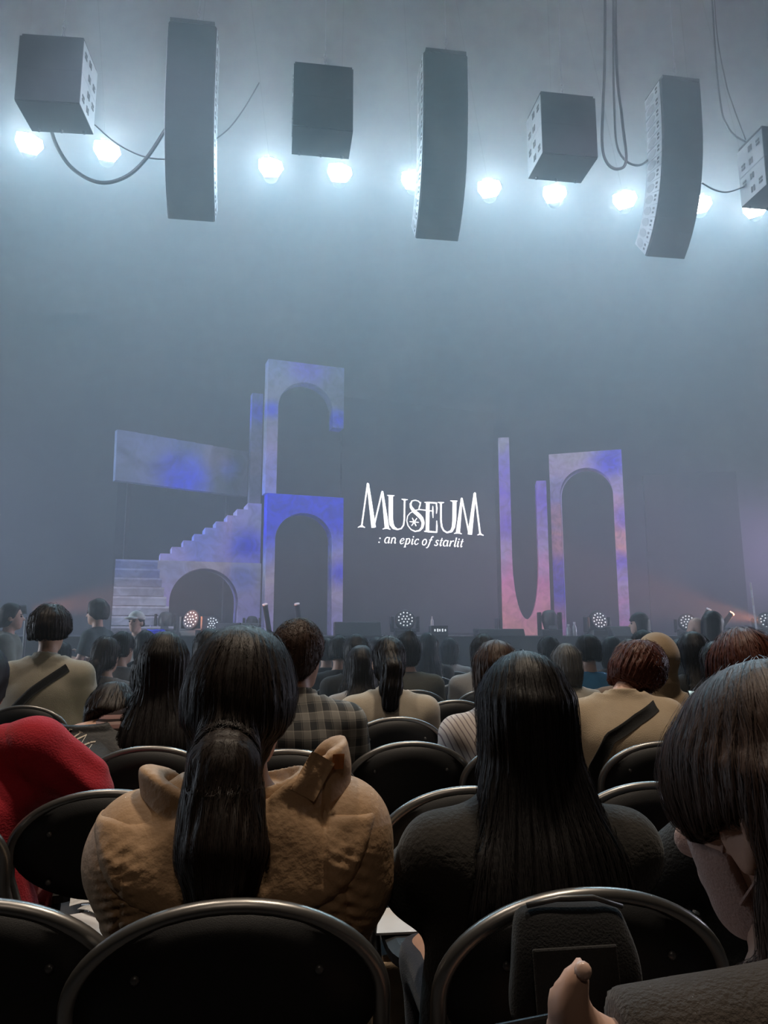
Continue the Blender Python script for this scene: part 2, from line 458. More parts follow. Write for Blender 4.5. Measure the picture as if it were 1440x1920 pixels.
class Plane:
    """an upright plane standing on the stage at real depth; uv() gives the point of a flat on it in metres"""
    def __init__(s, px, Y, yaw):
        q = P(px, 1180, Y); s.o = Vector((q.x, q.y, STZ)); s.a = R(yaw)
        s.e = Vector((math.cos(s.a), math.sin(s.a), 0)); s.n = Vector((-math.sin(s.a), math.cos(s.a), 0))
    def uv(s, px, py):
        d = ray(px, py); t = (s.o - EYE).dot(s.n) / d.dot(s.n)
        q = EYE + d * t - s.o
        return (q.dot(s.e), q.z)
    def u(s, px, py=1100): return s.uv(px, py)[0]
    def flat(s, name, poly, m, th, parent=None, off=0.0, bevel=0.0):
        o = MB().prism(poly, off, off + th).build(name, m, parent, bevel=bevel)
        if parent is None: o.location = s.o; o.rotation_euler = (0, 0, s.a)
        return o

def arc(cx, cz, rx, rz, a0, a1, n=20):
    return [(cx + rx * math.cos(R(a0 + (a1 - a0) * i / n)), cz + rz * math.sin(R(a0 + (a1 - a0) * i / n))) for i in range(n + 1)]

GREY = (0.46, 0.47, 0.56); BLUE = (0.035, 0.05, 0.95); VIO = (0.25, 0.17, 0.90); PINK = (0.80, 0.36, 0.68); LAV = (0.50, 0.45, 0.80); PEACH = (0.85, 0.50, 0.52); SKYB = (0.25, 0.32, 0.85); PALE = (0.72, 0.73, 0.80)

# --- tower of two arches
pl = Plane(566, 12.9, 20)
tower = empty('arch_tower', pl.o, pl.a)
u0, u1 = pl.u(497), pl.u(643); zt = pl.uv(497, 924)[1]; ztr = zt
ui0, ui1 = pl.u(514), pl.u(622); zi = pl.uv(568, 962)[1]; rx = (ui1 - ui0) / 2; cx = (ui0 + ui1) / 2; sp = zi - rx * 0.95
low = [(u0, 0), (ui0, 0)] + arc(cx, sp, rx, rx * .95, 180, 0) + [(ui1, 0), (u1, 0), (u1, zt), (u0, zt)]
m1 = scenic('scenic_lower_arch', [(0.0, LAV), (0.45, GREY), (0.62, SKYB), (0.85, BLUE), (1.0, BLUE)], lo=0, hi=zt,
            patches=[((u1 - .05, 0.1, zt * .45), 0.30, BLUE), ((u0, 0.1, zt * .78), 0.55, BLUE), ((u1 - .1, .1, 0.2), .45, LAV)])
pl.flat('lower_arch', low, m1, 0.28, tower, bevel=0.006)
v0, v1 = pl.u(500, 800), pl.u(645, 750); zT = pl.uv(500, 672)[1]; zb = pl.uv(640, 803)[1]
vi0, vi1 = pl.u(521, 800), pl.u(625, 760); zi2 = pl.uv(573, 717)[1]; rx2 = (vi1 - vi0) / 2; cx2 = (vi0 + vi1) / 2; sp2 = zi2 - rx2
upp = [(v0, zt), (vi0, zt)] + arc(cx2, sp2, rx2, rx2, 180, 0) + [(vi1, zb), (v1, zb), (v1, zT), (v0, zT)]
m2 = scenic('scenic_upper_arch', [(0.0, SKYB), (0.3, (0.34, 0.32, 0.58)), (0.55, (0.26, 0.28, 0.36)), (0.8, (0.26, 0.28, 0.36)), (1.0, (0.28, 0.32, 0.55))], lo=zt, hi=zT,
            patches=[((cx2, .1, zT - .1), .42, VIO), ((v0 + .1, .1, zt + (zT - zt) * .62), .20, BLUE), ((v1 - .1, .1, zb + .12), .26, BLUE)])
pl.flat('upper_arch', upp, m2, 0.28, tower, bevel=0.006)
tag(tower, 'blue and lavender painted tower of two stacked arches, upper one with a short broken leg', 'stage scenery')

# --- slim column behind the tower
pc = Plane(480, 13.6, 20)
c0, c1 = pc.u(470, 850), pc.u(491, 850); zc = pc.uv(480, 737)[1]; zm = pc.uv(480, 802)[1]
m3 = scenic('scenic_slim_column', [(0.0, (0.20, 0.20, 0.26)), (0.7, (0.18, 0.19, 0.26)), (1.0, (0.2, 0.24, 0.6))], lo=0, hi=zc, patches=[((c0 + .12, .1, zc - .35), .30, BLUE)])
slim = pc.flat('slim_column', [(c0, 0), (c1, 0), (c1, zc), (c0, zc)], m3, 0.2, bevel=0.006)
tag(slim, 'slim painted column standing just behind the two-arch tower', 'stage scenery')

# --- stair block with round arch
pb = Plane(350, 12.6, 19)
stair = empty('stair_block', pb.o, pb.a)
b0, b1 = pb.u(286), pb.u(489); zb1 = pb.uv(350, 1052)[1]
a0, a1 = pb.u(317, 1130), pb.u(446, 1130); za = pb.uv(382, 1066)[1]; rr = (a1 - a0) / 2; ac = (a0 + a1) / 2; azc = za - rr
blk = [(b0, 0)] + [(a0 + .01, 0)] + arc(ac, max(azc, .02), rr, za - max(azc, .02), 180, 0, 26) + [(a1 - .01, 0), (b1, 0), (b1, zb1), (b0, zb1)]
m4 = scenic('scenic_block', [(0.0, LAV), (0.5, LAV), (0.8, GREY), (1.0, GREY)], lo=0, hi=zb1, patches=[((b1 - .35, .1, zb1 - .25), .30, SKYB), ((b0 + .3, .1, zb1 - .2), .35, (0.36, 0.42, 0.66))])
pl_b = pb.flat('arch_wall', blk, m4, 0.5, stair, bevel=0.006)
edges = [(302, 1050), (302, 1038), (323, 1026), (344, 1014), (364, 1002), (384, 990), (404, 978), (425, 966), (443, 955), (463, 945)]
us = [pb.u(x, 1010) for x in (302, 323, 344, 364, 384, 404, 425, 443, 463)]
ztop = pb.uv(463, 943)[1]
m5 = scenic('scenic_steps', [(0.0, LAV), (0.35, SKYB), (0.8, LAV), (1.0, GREY)], lo=us[0], hi=us[-1] + .4, dirv=(1, 0, 0), patches=[((us[4], .1, zb1 + .5), .40, SKYB), ((us[-1], .1, zb1 + .3), .40, BLUE)])
n = len(us)
for k in range(n):
    x0 = us[k]; x1 = us[k + 1] if k < n - 1 else pb.u(489, 1010)
    zz = zb1 + (ztop - zb1) * (k + 1) / n
    pb.flat('step', [(x0, zb1), (x1, zb1), (x1, zz), (x0, zz)], m5, 0.5, stair, off=0.0)
tag(stair, 'pale blue stair climbing over a round-arched wall towards the tower', 'stage scenery')

# --- low front stairs
pf = Plane(250, 12.1, 19)
fs = empty('front_stairs', pf.o, pf.a)
m6 = scenic('scenic_front_stairs', [(0.0, PALE), (0.5, PALE), (0.75, GREY), (1.0, (0.30, 0.36, 0.62))], lo=0, hi=1.0)
f0 = pf.u(214); f1 = pf.u(289); zf = pf.uv(250, 1049)[1]
NS = 8
for k in range(NS):
    zz0 = zf * k / NS + .008; zz1 = zf * (k + 1) / NS - .008
    ex = (NS - k) * 0.035; xc = (f0 + f1) / 2 + ex / 2; hw = (f1 - f0 + ex) / 2; yf = -0.9 + 0.12 * k
    pr = [(yf + .055, zz0), (yf + .60, zz0), (yf + .60, zz1), (yf - .012, zz1), (yf - .012, zz1 - .030)]
    vs = [(xc - hw, y, z) for y, z in pr] + [(xc + hw, y, z) for y, z in pr]
    MB().add(vs, [tuple(range(5)), tuple(range(9, 4, -1))] + [(i, i + 5, (i + 1) % 5 + 5, (i + 1) % 5) for i in range(5)]).build('step', m6, fs)
tag(fs, 'small pale flight of front steps beside the round-arched wall', 'stage stairs')

# --- upper slanting stair flat
pu = Plane(340, 13.2, 34)
q = [pu.uv(220, 805), pu.uv(465, 848), pu.uv(463, 931), pu.uv(216, 900)]
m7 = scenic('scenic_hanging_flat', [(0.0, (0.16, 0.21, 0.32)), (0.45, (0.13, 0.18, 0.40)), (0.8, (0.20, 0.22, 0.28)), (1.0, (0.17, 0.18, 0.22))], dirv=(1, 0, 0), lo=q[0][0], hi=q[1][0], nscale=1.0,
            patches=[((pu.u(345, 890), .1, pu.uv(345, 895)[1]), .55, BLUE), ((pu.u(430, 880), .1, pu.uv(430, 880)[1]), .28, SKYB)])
hang = empty('hanging_stair_flat', pu.o, pu.a)
K = 7; top = []
for k in range(K):
    t0, t1 = k / K, (k + 1) / K
    xa = q[0][0] + (q[1][0] - q[0][0]) * t0; xb = q[0][0] + (q[1][0] - q[0][0]) * t1
    zz = q[0][1] + (q[1][1] - q[0][1]) * (t0 * .9 + .02)
    top += [(xa, zz), (xb, zz)]
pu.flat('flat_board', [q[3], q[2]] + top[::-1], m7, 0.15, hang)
for xx in (q[0][0] + .3, q[1][0] - .3):
    MB().box((xx, .20, q[3][1] / 2 + .1), (.06, .06, q[3][1] + .2)).build('support_post', M_black, hang)
tag(hang, 'blue-grey painted flat with a stepped top edge hung above the stairs', 'stage scenery')

# --- U shaped flat
pU = Plane(985, 12.9, -8)
U = empty('u_shaped_flat', pU.o, pU.a)
x0, x1, x2, x3 = pU.u(941), pU.u(962), pU.u(1012), pU.u(1031)
zl = pU.uv(950, 820)[1]; zr = pU.uv(1020, 901)[1]; zi = pU.uv(985, 1161)[1]; rx = (x2 - x1) / 2; rz = 1.05
up_ = [(x0, 0), (x3, 0), (x3, zr), (x2, zr)] + arc((x1 + x2) / 2, zi + rz, rx, rz, 0, -180, 26) + [(x1, zl), (x0, zl)]
m8 = scenic('scenic_u', [(0.0, PEACH), (0.22, PINK), (0.45, LAV), (0.7, VIO), (1.0, GREY)], lo=0, hi=zl, patches=[((x0 + .1, .1, 1.9), .30, VIO)])
pU.flat('u_board', up_, m8, 0.42, U, bevel=0.006)
tag(U, 'pink and violet painted flat cut out as a tall narrow U', 'stage scenery')

# --- right arch
pr = Plane(1104, 12.9, -18)
A = empty('pointed_arch_flat', pr.o, pr.a); A.name = 'painted_arch'
x0, x3 = pr.u(1034, 1000), pr.u(1173, 1000); x1, x2 = pr.u(1053, 1000), pr.u(1153, 1000)
zT = pr.uv(1168, 842)[1]; zi = pr.uv(1102, 877)[1]; rx = (x2 - x1) / 2; rz = rx * 1.05
poly = [(x0, 0), (x1, 0)] + arc((x1 + x2) / 2, zi - rz, rx, rz, 180, 0, 26) + [(x2, 0), (x3, 0), (x3, zT), (x0, zT)]
m9 = scenic('scenic_right_arch', [(0.0, PINK), (0.25, LAV), (0.42, VIO), (0.55, PEACH), (0.75, LAV), (1.0, GREY)], lo=0, hi=zT, nscale=1.8,
            patches=[((x3 - .15, .1, zT - .15), .45, (0.10, 0.08, 0.95)), ((x0 + .1, .1, .75), .32, (0.12, 0.10, 0.95)), ((x3, .1, 2.0), .28, VIO), ((x0 + .1, .1, 1.55), .30, PEACH)])
pr.flat('arch_board', poly, m9, 0.30, A, bevel=0.006)
tag(A, 'violet and pink cloud-painted single arch at the far side of the stage', 'stage scenery')

# --- dark side panel and backing behind the stairs
M_panel = mat('dark_panel', (0.050, 0.052, 0.058), 0.85, noise=0.2, nscale=2)
pp = Plane(1305, 13.6, -12)
o = pp.flat('side_screen', [(pp.u(1218), 0), (pp.u(1400), 0), (pp.u(1396), pp.uv(1300, 887)[1]), (pp.u(1218), pp.uv(1300, 887)[1])], M_panel, 0.12)
tag(o, 'dark blank side screen beyond the single arch', 'screen')
M_back = mat('dark_backing', (0.006, 0.006, 0.007), 0.9)
pk = Plane(340, 13.9, 19)
o = pk.flat('dark_backing_flat', [(pk.u(210), 0), (pk.u(468), 0), (pk.u(468), pk.uv(340, 905)[1]), (pk.u(210), pk.uv(340, 890)[1])], M_back, 0.1)
tag(o, 'black backing flat behind the climbing stair', 'stage scenery')

# --- LED screen with the logo
ps = Plane(790, 15.2, 20)
scr = empty('led_screen', ps.o, ps.a)
M_led = mat('led_black', (0.004, 0.004, 0.005), 0.5)
pw = [(ps.u(640, 1000), 0.05), (ps.u(930, 1000), 0.05), (ps.u(930, 1000), ps.uv(790, 760)[1]), (ps.u(640, 1000), ps.uv(790, 760)[1])]
ps.flat('screen_panel', pw, M_led, 0.12, scr)
M_logo = mat('logo_white', (0.9, 0.9, 0.9), 0.5, emit=(1.0, 0.985, 0.97), estr=1.7)
LS = 260.0 / 1440.0
def lg(x, y): return ps.uv(660 + x * LS, 890 + y * LS)
def stroke(mb, pts, ws, y0=-0.012, y1=0.0):
    """flat lit stroke on the screen: centre line in logo pixels, widths in logo pixels"""
    n = len(pts)
    if not isinstance(ws, (list, tuple)): ws = [ws] * n
    Lf, Rt = [], []
    for i in range(n):
        a = pts[max(i - 1, 0)]; b = pts[min(i + 1, n - 1)]
        dx, dy = b[0] - a[0], b[1] - a[1]; l = math.hypot(dx, dy) or 1
        nx, ny = -dy / l, dx / l
        Lf.append(lg(pts[i][0] + nx * ws[i] / 2, pts[i][1] + ny * ws[i] / 2)); Rt.append(lg(pts[i][0] - nx * ws[i] / 2, pts[i][1] - ny * ws[i] / 2))
    vs = [(x, y0, z) for x, z in Lf] + [(x, y0, z) for x, z in Rt] + [(x, y1, z) for x, z in Lf] + [(x, y1, z) for x, z in Rt]
    fs = []
    for i in range(n - 1):
        fs += [(i, i + 1, n + i + 1, n + i), (2 * n + i, 3 * n + i, 3 * n + i + 1, 2 * n + i + 1), (i, 2 * n + i, 2 * n + i + 1, i + 1), (n + i, n + i + 1, 3 * n + i + 1, 3 * n + i)]
    fs += [(0, n, 3 * n, 2 * n), (n - 1, 3 * n - 1, 4 * n - 1, 2 * n - 1)]
    mb.add(vs, fs)
def ell(cx, cy, rx, ry, a0, a1, n=16): return [(cx + rx * math.cos(R(a0 + (a1 - a0) * i / n)), cy + ry * math.sin(R(a0 + (a1 - a0) * i / n))) for i in range(n + 1)]
def serif(mb, x, y, w_, h=14): stroke(mb, [(x - w_ / 2, y), (x, y - 1), (x + w_ / 2, y)], h)
g = MB()        # M
stroke(g, [(98, 545), (160, 100)], [14, 14]); stroke(g, [(163, 92), (224, 550)], [22, 46]); stroke(g, [(224, 550), (310, 180)], [14, 14]); stroke(g, [(314, 175), (362, 555)], [18, 46])
stroke(g, [(60, 548), (98, 532), (134, 550)], [6, 22, 6]); stroke(g, [(316, 566), (360, 550), (398, 570)], [6, 24, 6]); stroke(g, [(160, 86), (163, 130)], [10, 26]); stroke(g, [(312, 170), (313, 210)], [10, 24])
g.build('logo_letter', M_logo, scr)
g = MB()        # U
stroke(g, [(402, 215), (402, 460), (410, 515), (432, 552), (470, 570)], [44, 44, 42, 32, 14]); stroke(g, [(470, 570), (510, 560), (534, 525), (542, 470), (545, 258)], [14, 14, 14, 14, 16])
stroke(g, [(364, 214), (402, 222), (440, 218)], [6, 20, 6]); stroke(g, [(514, 254), (545, 262), (578, 260)], [6, 18, 6])
g.build('logo_letter', M_logo, scr)
g = MB()        # S with its ring
stroke(g, [(714, 285), (704, 320), (692, 360)], [5, 12, 8]); stroke(g, [(708, 300), (690, 276), (655, 266), (622, 274), (606, 305), (612, 338), (640, 378), (690, 420), (722, 455), (738, 500), (728, 548), (700, 580), (655, 590), (612, 570), (580, 530), (568, 480), (576, 430), (604, 398), (650, 372), (700, 362), (760, 370), (800, 376)],
       [8, 9, 10, 12, 18, 26, 34, 38, 36, 30, 26, 18, 12, 10, 9, 8, 8, 8, 9, 10, 10, 8])
for a in (5, 65, 125): 
    ca, sa = math.cos(R(a)), math.sin(R(a)); stroke(g, [(645 - 48 * ca, 492 - 48 * sa), (645, 492), (645 + 48 * ca, 492 + 48 * sa)], [7, 12, 7])
g.build('logo_letter', M_logo, scr)
g = MB()        # E
stroke(g, [(786, 288), (782, 590)], 36); stroke(g, [(752, 288), (800, 290), (882, 296)], [8, 16, 14]); stroke(g, [(874, 296), (880, 350), (876, 405)], [10, 14, 6])
stroke(g, [(790, 374), (838, 378)], 10); stroke(g, [(838, 325), (838, 378), (840, 450)], [5, 16, 5]); stroke(g, [(748, 588), (800, 592), (880, 598)], [10, 18, 14]); stroke(g, [(878, 478), (880, 540), (878, 600)], [6, 14, 12])
g.build('logo_letter', M_logo, scr)
g = MB()        # U
stroke(g, [(922, 290), (922, 470), (930, 540), (950, 580), (985, 602)], [18, 16, 16, 15, 14]); stroke(g, [(985, 602), (1030, 588), (1052, 545), (1060, 480), (1064, 272)], [14, 26, 34, 38, 40])
stroke(g, [(890, 286), (922, 294), (954, 290)], [6, 20, 6]); stroke(g, [(1020, 270), (1062, 280), (1094, 274)], [6, 22, 6])
g.build('logo_letter', M_logo, scr)
g = MB()        # M
stroke(g, [(1138, 246), (1098, 606)], [18, 42]); stroke(g, [(1140, 250), (1216, 620)], [14, 14]); stroke(g, [(1274, 192), (1222, 622)], [24, 44]); stroke(g, [(1276, 195), (1330, 622)], [14, 16])
stroke(g, [(1058, 612), (1098, 600), (1138, 616)], [6, 22, 6]); stroke(g, [(1300, 628), (1330, 616), (1364, 632)], [6, 20, 6]); stroke(g, [(1274, 184), (1273, 230)], [10, 26]); stroke(g, [(1138, 240), (1137, 280)], [10, 24])
g.build('logo_letter', M_logo, scr)
# second line, broad-nib italic letters: (x advance, strokes in units of x-height, y down from x-line 0 to baseline 1)
def arcp(cx, cy, rx, ry, a0, a1, n=10): return [(cx + rx * math.cos(R(a0 + (a1 - a0) * i / n)), cy + ry * math.sin(R(a0 + (a1 - a0) * i / n))) for i in range(n + 1)]
T, H_ = 0.165, 0.08
GL = {
 ':': (0.5, [([(0.1, 0.12), (0.1, 0.30)], 0.2), ([(0.1, 0.82), (0.1, 1.0)], 0.2)]),
 'a': (0.98, [(arcp(0.36, .5, .34, .5, -50, -310), [T * .5, T * .8, T, T, T, T, T, T, T * .7, T * .5, T * .5]), ([(0.72, 0.0), (0.70, 0.8), (0.78, 1.0), (0.92, 0.86)], [T, T, T, H_])]),
 'n': (1.02, [([(0.04, .1), (0.14, 0.02), (0.14, 1.0)], [H_, T, T]), (arcp(.44, .45, .30, .45, -180, -10), [H_, H_, H_, T * .7, T, T, T, T, T, T, T]), ([(.74, .40), (.72, .85), (.82, 1.0), (.96, .84)], [T, T, T, H_])]),
 'e': (0.84, [([(0.10, .56), (.50, .46), (.66, .24), (.50, .02), (.28, .06), (.08, .42), (.10, .76), (.32, .99), (.56, .94), (.74, .74)], [H_, H_, T * .8, T * .7, T * .7, T, T, T, T * .7, H_])]),
 'p': (0.98, [([(0.04, .1), (0.18, 0.02), (0.16, 1.5)], [H_, T, T]), ([(-0.02, 1.5), (.36, 1.5)], H_), (arcp(.46, .5, .32, .5, -170, 160), [H_, H_, T * .7, T, T, T, T, T, T * .7, H_, H_])]),
 'i': (0.50, [([(0.02, .1), (0.16, 0.02), (0.14, .85), (.24, 1.0), (.40, .84)], [H_, T, T, T, H_]), ([(.16, -.42), (.16, -.22)], T)]),
 'c': (0.80, [([(.66, .22), (.50, .02), (.28, .06), (.08, .42), (.10, .76), (.32, .99), (.54, .94), (.70, .74)], [T, T * .7, T * .7, T, T, T, T * .7, H_])]),
 'o': (0.92, [(arcp(.40, .5, .34, .5, -90, 270, 16), T * .9)]),
 'f': (0.66, [([(.74, -.42), (.62, -.56), (.46, -.40), (.36, 0.2), (.22, 1.2), (.06, 1.45), (-.10, 1.36)], [T, T * .7, T, T, T, T * .7, T]), ([(.10, .06), (.66, .06)], H_)]),
 's': (0.76, [([(.60, .20), (.44, .02), (.22, .10), (.20, .34), (.46, .56), (.58, .78), (.42, .99), (.16, .98), (.04, .80)], [T, T * .7, T * .8, T, T, T, T * .8, T * .7, T])]),
 't': (0.62, [([(.26, -.36), (.18, .80), (.28, 1.0), (.46, .84)], [T * .8, T, T, H_]), ([(.0, .06), (.50, .06)], H_ * 1.1)]),
 'r': (0.74, [([(0.04, .1), (0.16, 0.02), (0.14, 1.0)], [H_, T, T]), ([(.16, .5), (.36, .10), (.54, .02), (.60, .16)], [H_, H_, T, T])]),
 'l': (0.46, [([(0.04, -.50), (0.18, -.56), (0.14, .85), (.24, 1.0), (.38, .84)], [H_, T, T, T, H_])]),
 ' ': (0.42, []),
}
xh = 60.0; x = 272.0; shear = -0.24
for ch in ': an epic of starlit':
    adv, sts = GL[ch]
    g = MB()
    for pts, ws in sts:
        yb = 648 + (x - 272) * 0.052
        stroke(g, [(x + (a + (1 - b) * -shear) * xh, yb + b * xh) for a, b in pts], [k * xh for k in ws] if isinstance(ws, (list, tuple)) else ws * xh)
    if sts: g.build('logo_letter', M_logo, scr)
    x += adv * xh * 1.085
tag(scr, 'black screen showing the white words MUSEUM : an epic of starlit', 'screen')

# ------------------------------------------------------------------ smooth bodies from distance fields
f32 = np.float32
def sphere_like(p, c, r):
    x, y, z = (p[0] - c[0]) / r[0], (p[1] - c[1]) / r[1], (p[2] - c[2]) / r[2]
    k0 = np.sqrt(x * x + y * y + z * z) + 1e-6
    k1 = np.sqrt((x / r[0]) ** 2 + (y / r[1]) ** 2 + (z / r[2]) ** 2) + 1e-6
    return k0 * (k0 - 1.0) / k1
def cone(p, a, b, ra, rb):
    ba = [b[i] - a[i] for i in range(3)]; L2 = sum(k * k for k in ba) + 1e-9
    qx, qy, qz = p[0] - a[0], p[1] - a[1], p[2] - a[2]
    h = np.clip((qx * ba[0] + qy * ba[1] + qz * ba[2]) / L2, 0, 1)
    return np.sqrt((qx - h * ba[0]) ** 2 + (qy - h * ba[1]) ** 2 + (qz - h * ba[2]) ** 2) - (ra + (rb - ra) * h)
def chain(p, pts, rs, k=0.02):
    d = None
    for i in range(len(pts) - 1):
        e = cone(p, pts[i], pts[i + 1], rs[i], rs[i + 1])
        d = e if d is None else smin(d, e, k)
    return d
def smin(a, b, k):
    h = np.clip(0.5 + 0.5 * (b - a) / k, 0, 1)
    return b + (a - b) * h - k * h * (1 - h)
def smax(a, b, k): return -smin(-a, -b, k)
def loft(p, rows, cap=0.02, sq=2.0):
    """rows: (z, cx, cy, half width, half depth), z rising"""
    zs = [r[0] for r in rows]; z = p[2]
    cx = np.interp(z, zs, [r[1] for r in rows]); cy = np.interp(z, zs, [r[2] for r in rows])
    w_ = np.interp(z, zs, [r[3] for r in rows]); d_ = np.interp(z, zs, [r[4] for r in rows])
    x, y = np.abs((p[0] - cx) / w_), np.abs((p[1] - cy) / d_)
    k = (x ** sq + y ** sq) ** (1.0 / sq)
    d = (k - 1.0) * np.minimum(w_, d_)
    e = np.maximum(zs[0] - z, z - zs[-1])
    return smax(d, e, cap)
def smooth_rows(rows, n=24):
    rows = np.array(rows, float); zs = rows[:, 0]
    zz = np.linspace(zs[0], zs[-1], n); out = [zz]
    for c in range(1, rows.shape[1]):
        v = np.interp(zz, zs, rows[:, c])
        for _ in range(4): v[1:-1] = (v[:-2] + 2 * v[1:-1] + v[2:]) / 4
        out.append(v)
    return [tuple(r) for r in np.stack(out, 1)]
def rotm(yaw=0, pitch=0, roll=0):      # pitch > 0 bows forward, roll > 0 tips to +x
    return np.array((Matrix.Rotation(R(yaw), 3, 'Z') @ Matrix.Rotation(R(-pitch), 3, 'X') @ Matrix.Rotation(R(roll), 3, 'Y')))
def tolocal(p, H, M):
    q = [p[i] - H[i] for i in range(3)]
    return [M[0, j] * q[0] + M[1, j] * q[1] + M[2, j] * q[2] for j in range(3)]
def wob(p, f, s=0.0):
    return (np.sin(f * p[0] + 1.7 * np.sin(f * .6 * p[2] + s)) + np.sin(f * 1.1 * p[2] + 1.3 * np.sin(f * .7 * p[1] + 2 * s)) + np.sin(f * .9 * p[1] + 1.9 * np.sin(f * .5 * p[0] + 3 * s))) / 3.0

def sdf_mesh(name, fn, lo, hi, vox):
    """surface nets, evaluated only near the surface"""
    C = 4
    n = [int(math.ceil((hi[i] - lo[i]) / (vox * C))) for i in range(3)]
    ax = [lo[i] + vox * C * (np.arange(n[i]) + 0.5) - vox * 0.5 for i in range(3)]
    g = np.meshgrid(*ax, indexing='ij')
    dc = fn([k.ravel().astype(f32) for k in g]).reshape(n)
    act = np.abs(dc) < vox * C * 1.9
    vol = np.repeat(np.repeat(np.repeat(np.where(dc > 0, 1.0, -1.0).astype(f32), C, 0), C, 1), C, 2)
    am = np.repeat(np.repeat(np.repeat(act, C, 0), C, 1), C, 2)
    idx = np.nonzero(am)
    vol[idx] = fn([(lo[i] + vox * idx[i]).astype(f32) for i in range(3)])
    vol[0] = vol[-1] = 1; vol[:, 0] = vol[:, -1] = 1; vol[:, :, 0] = vol[:, :, -1] = 1
    s = vol < 0
    N = vol.shape
    c8 = [s[i:N[0] - 1 + i, j:N[1] - 1 + j, k:N[2] - 1 + k] for i in (0, 1) for j in (0, 1) for k in (0, 1)]
    cnt = sum(c.astype(np.int8) for c in c8)
    cells = np.nonzero((cnt > 0) & (cnt < 8))
    ci = np.stack(cells, 1)
    vid = -np.ones((N[0] - 1, N[1] - 1, N[2] - 1), np.int32); vid[cells] = np.arange(len(ci))
    acc = np.zeros((len(ci), 3), f32); num = np.zeros(len(ci), f32)
    offs = [(i, j, k) for i in (0, 1) for j in (0, 1) for k in (0, 1)]
    vals = {o: vol[ci[:, 0] + o[0], ci[:, 1] + o[1], ci[:, 2] + o[2]] for o in offs}
    for o in offs:
        for a in range(3):
            if o[a] == 0:
                o2 = list(o); o2[a] = 1; o2 = tuple(o2)
                va, vb = vals[o], vals[o2]; m = (va < 0) != (vb < 0)
                t = va / np.where(m, va - vb, 1)
                q = np.zeros((len(ci), 3), f32); q[:] = o; q[:, a] = t
                acc[m] += q[m]; num[m] += 1
    verts = (ci + acc / num[:, None]) * vox + np.array(lo)
    faces = []
    for a in range(3):
        b, c = (a + 1) % 3, (a + 2) % 3
        sl0 = [slice(None)] * 3; sl1 = [slice(None)] * 3
        sl0[a] = slice(0, N[a] - 1); sl1[a] = slice(1, N[a])
        e0, e1 = s[tuple(sl0)], s[tuple(sl1)]
        ed = np.nonzero(e0 != e1); ed = np.stack(ed, 1)
        ok = (ed[:, b] > 0) & (ed[:, c] > 0) & (ed[:, b] < N[b] - 1) & (ed[:, c] < N[c] - 1); ed = ed[ok]
        if not len(ed): continue
        inside = s[ed[:, 0], ed[:, 1], ed[:, 2]]
        def cid(db, dc_):
            q = ed.copy(); q[:, b] -= db; q[:, c] -= dc_
            return vid[q[:, 0], q[:, 1], q[:, 2]]
        quad = np.stack([cid(0, 0), cid(1, 0), cid(1, 1), cid(0, 1)], 1)
        quad[~inside] = quad[~inside][:, ::-1]
        faces.append(quad)
    fc = np.concatenate(faces) if faces else np.zeros((0, 4), int)
    me = np_mesh(name, verts, fc)
    return me

def np_mesh(name, verts, quads, smooth=True):
    me = bpy.data.meshes.new(name)
    me.vertices.add(len(verts)); me.vertices.foreach_set('co', np.asarray(verts, np.float32).ravel())
    nq = len(quads)
    me.loops.add(nq * 4); me.loops.foreach_set('vertex_index', np.asarray(quads, np.int32).ravel())
    me.polygons.add(nq); me.polygons.foreach_set('loop_start', np.arange(0, nq * 4, 4, dtype=np.int32))
    me.polygons.foreach_set('use_smooth', np.full(nq, smooth))
    me.update(calc_edges=True); me.validate()
    return me

def join_np(me, verts, quads):
    """append quads to a mesh made by np_mesh"""
    n0 = len(me.vertices); v0 = np.zeros(n0 * 3, np.float32); me.vertices.foreach_get('co', v0)
    l0 = np.zeros(len(me.loops), np.int32); me.loops.foreach_get('vertex_index', l0)
    V = np.concatenate([v0.reshape(-1, 3), verts]); Q = np.concatenate([l0.reshape(-1, 4), quads + n0])
    return np_mesh(me.name, V, Q)

def grad(fn, p, e=0.003):
    g = []
    for a in range(3):
        q1 = [k.copy() for k in p]; q2 = [k.copy() for k in p]
        q1[a] = q1[a] + e; q2[a] = q2[a] - e
        g.append(fn(q1) - fn(q2))
    g = np.stack(g); return g / (np.linalg.norm(g, axis=0) + 1e-9)

def strands(fn, seeds, flow, steps, step, width, rng, lift=0.002):
    """hair ribbons that run over the surface fn = 0 along a flow field"""
    p = [seeds[:, i].copy() for i in range(3)]; n = len(seeds)
    off = rng.uniform(-0.001, lift, n)
    pts, side = [], []
    jit = rng.normal(0, 0.12, (3, n))
    for s_ in range(steps):
        for _ in range(2):
            d = fn(p) - off; g = grad(fn, p); d = np.clip(d, -0.02, 0.02)
            p = [p[i] - d * g[i] for i in range(3)]
        v = np.stack(flow(p)) + jit
        v = v - g * (v * g).sum(0); v /= np.linalg.norm(v, axis=0) + 1e-9
        pts.append(np.stack(p, 1)); side.append(np.cross(v.T, g.T))
        p = [p[i] + v[i] * step for i in range(3)]
    pts = np.stack(pts, 1); side = np.stack(side, 1)           # n, steps, 3
    wv = width * np.minimum(1, np.linspace(0.6, 1, steps)) * np.clip((steps - np.arange(steps)) / 5.0, 0.15, 1)
    a = pts + side * wv[None, :, None] / 2; b = pts - side * wv[None, :, None] / 2
    V = np.stack([a, b], 2).reshape(-1, 3)
    base = (np.arange(n)[:, None] * steps + np.arange(steps - 1)[None]) * 2
    base = base.ravel()
    Q = np.stack([base, base + 1, base + 3, base + 2], 1)
    return V, Q

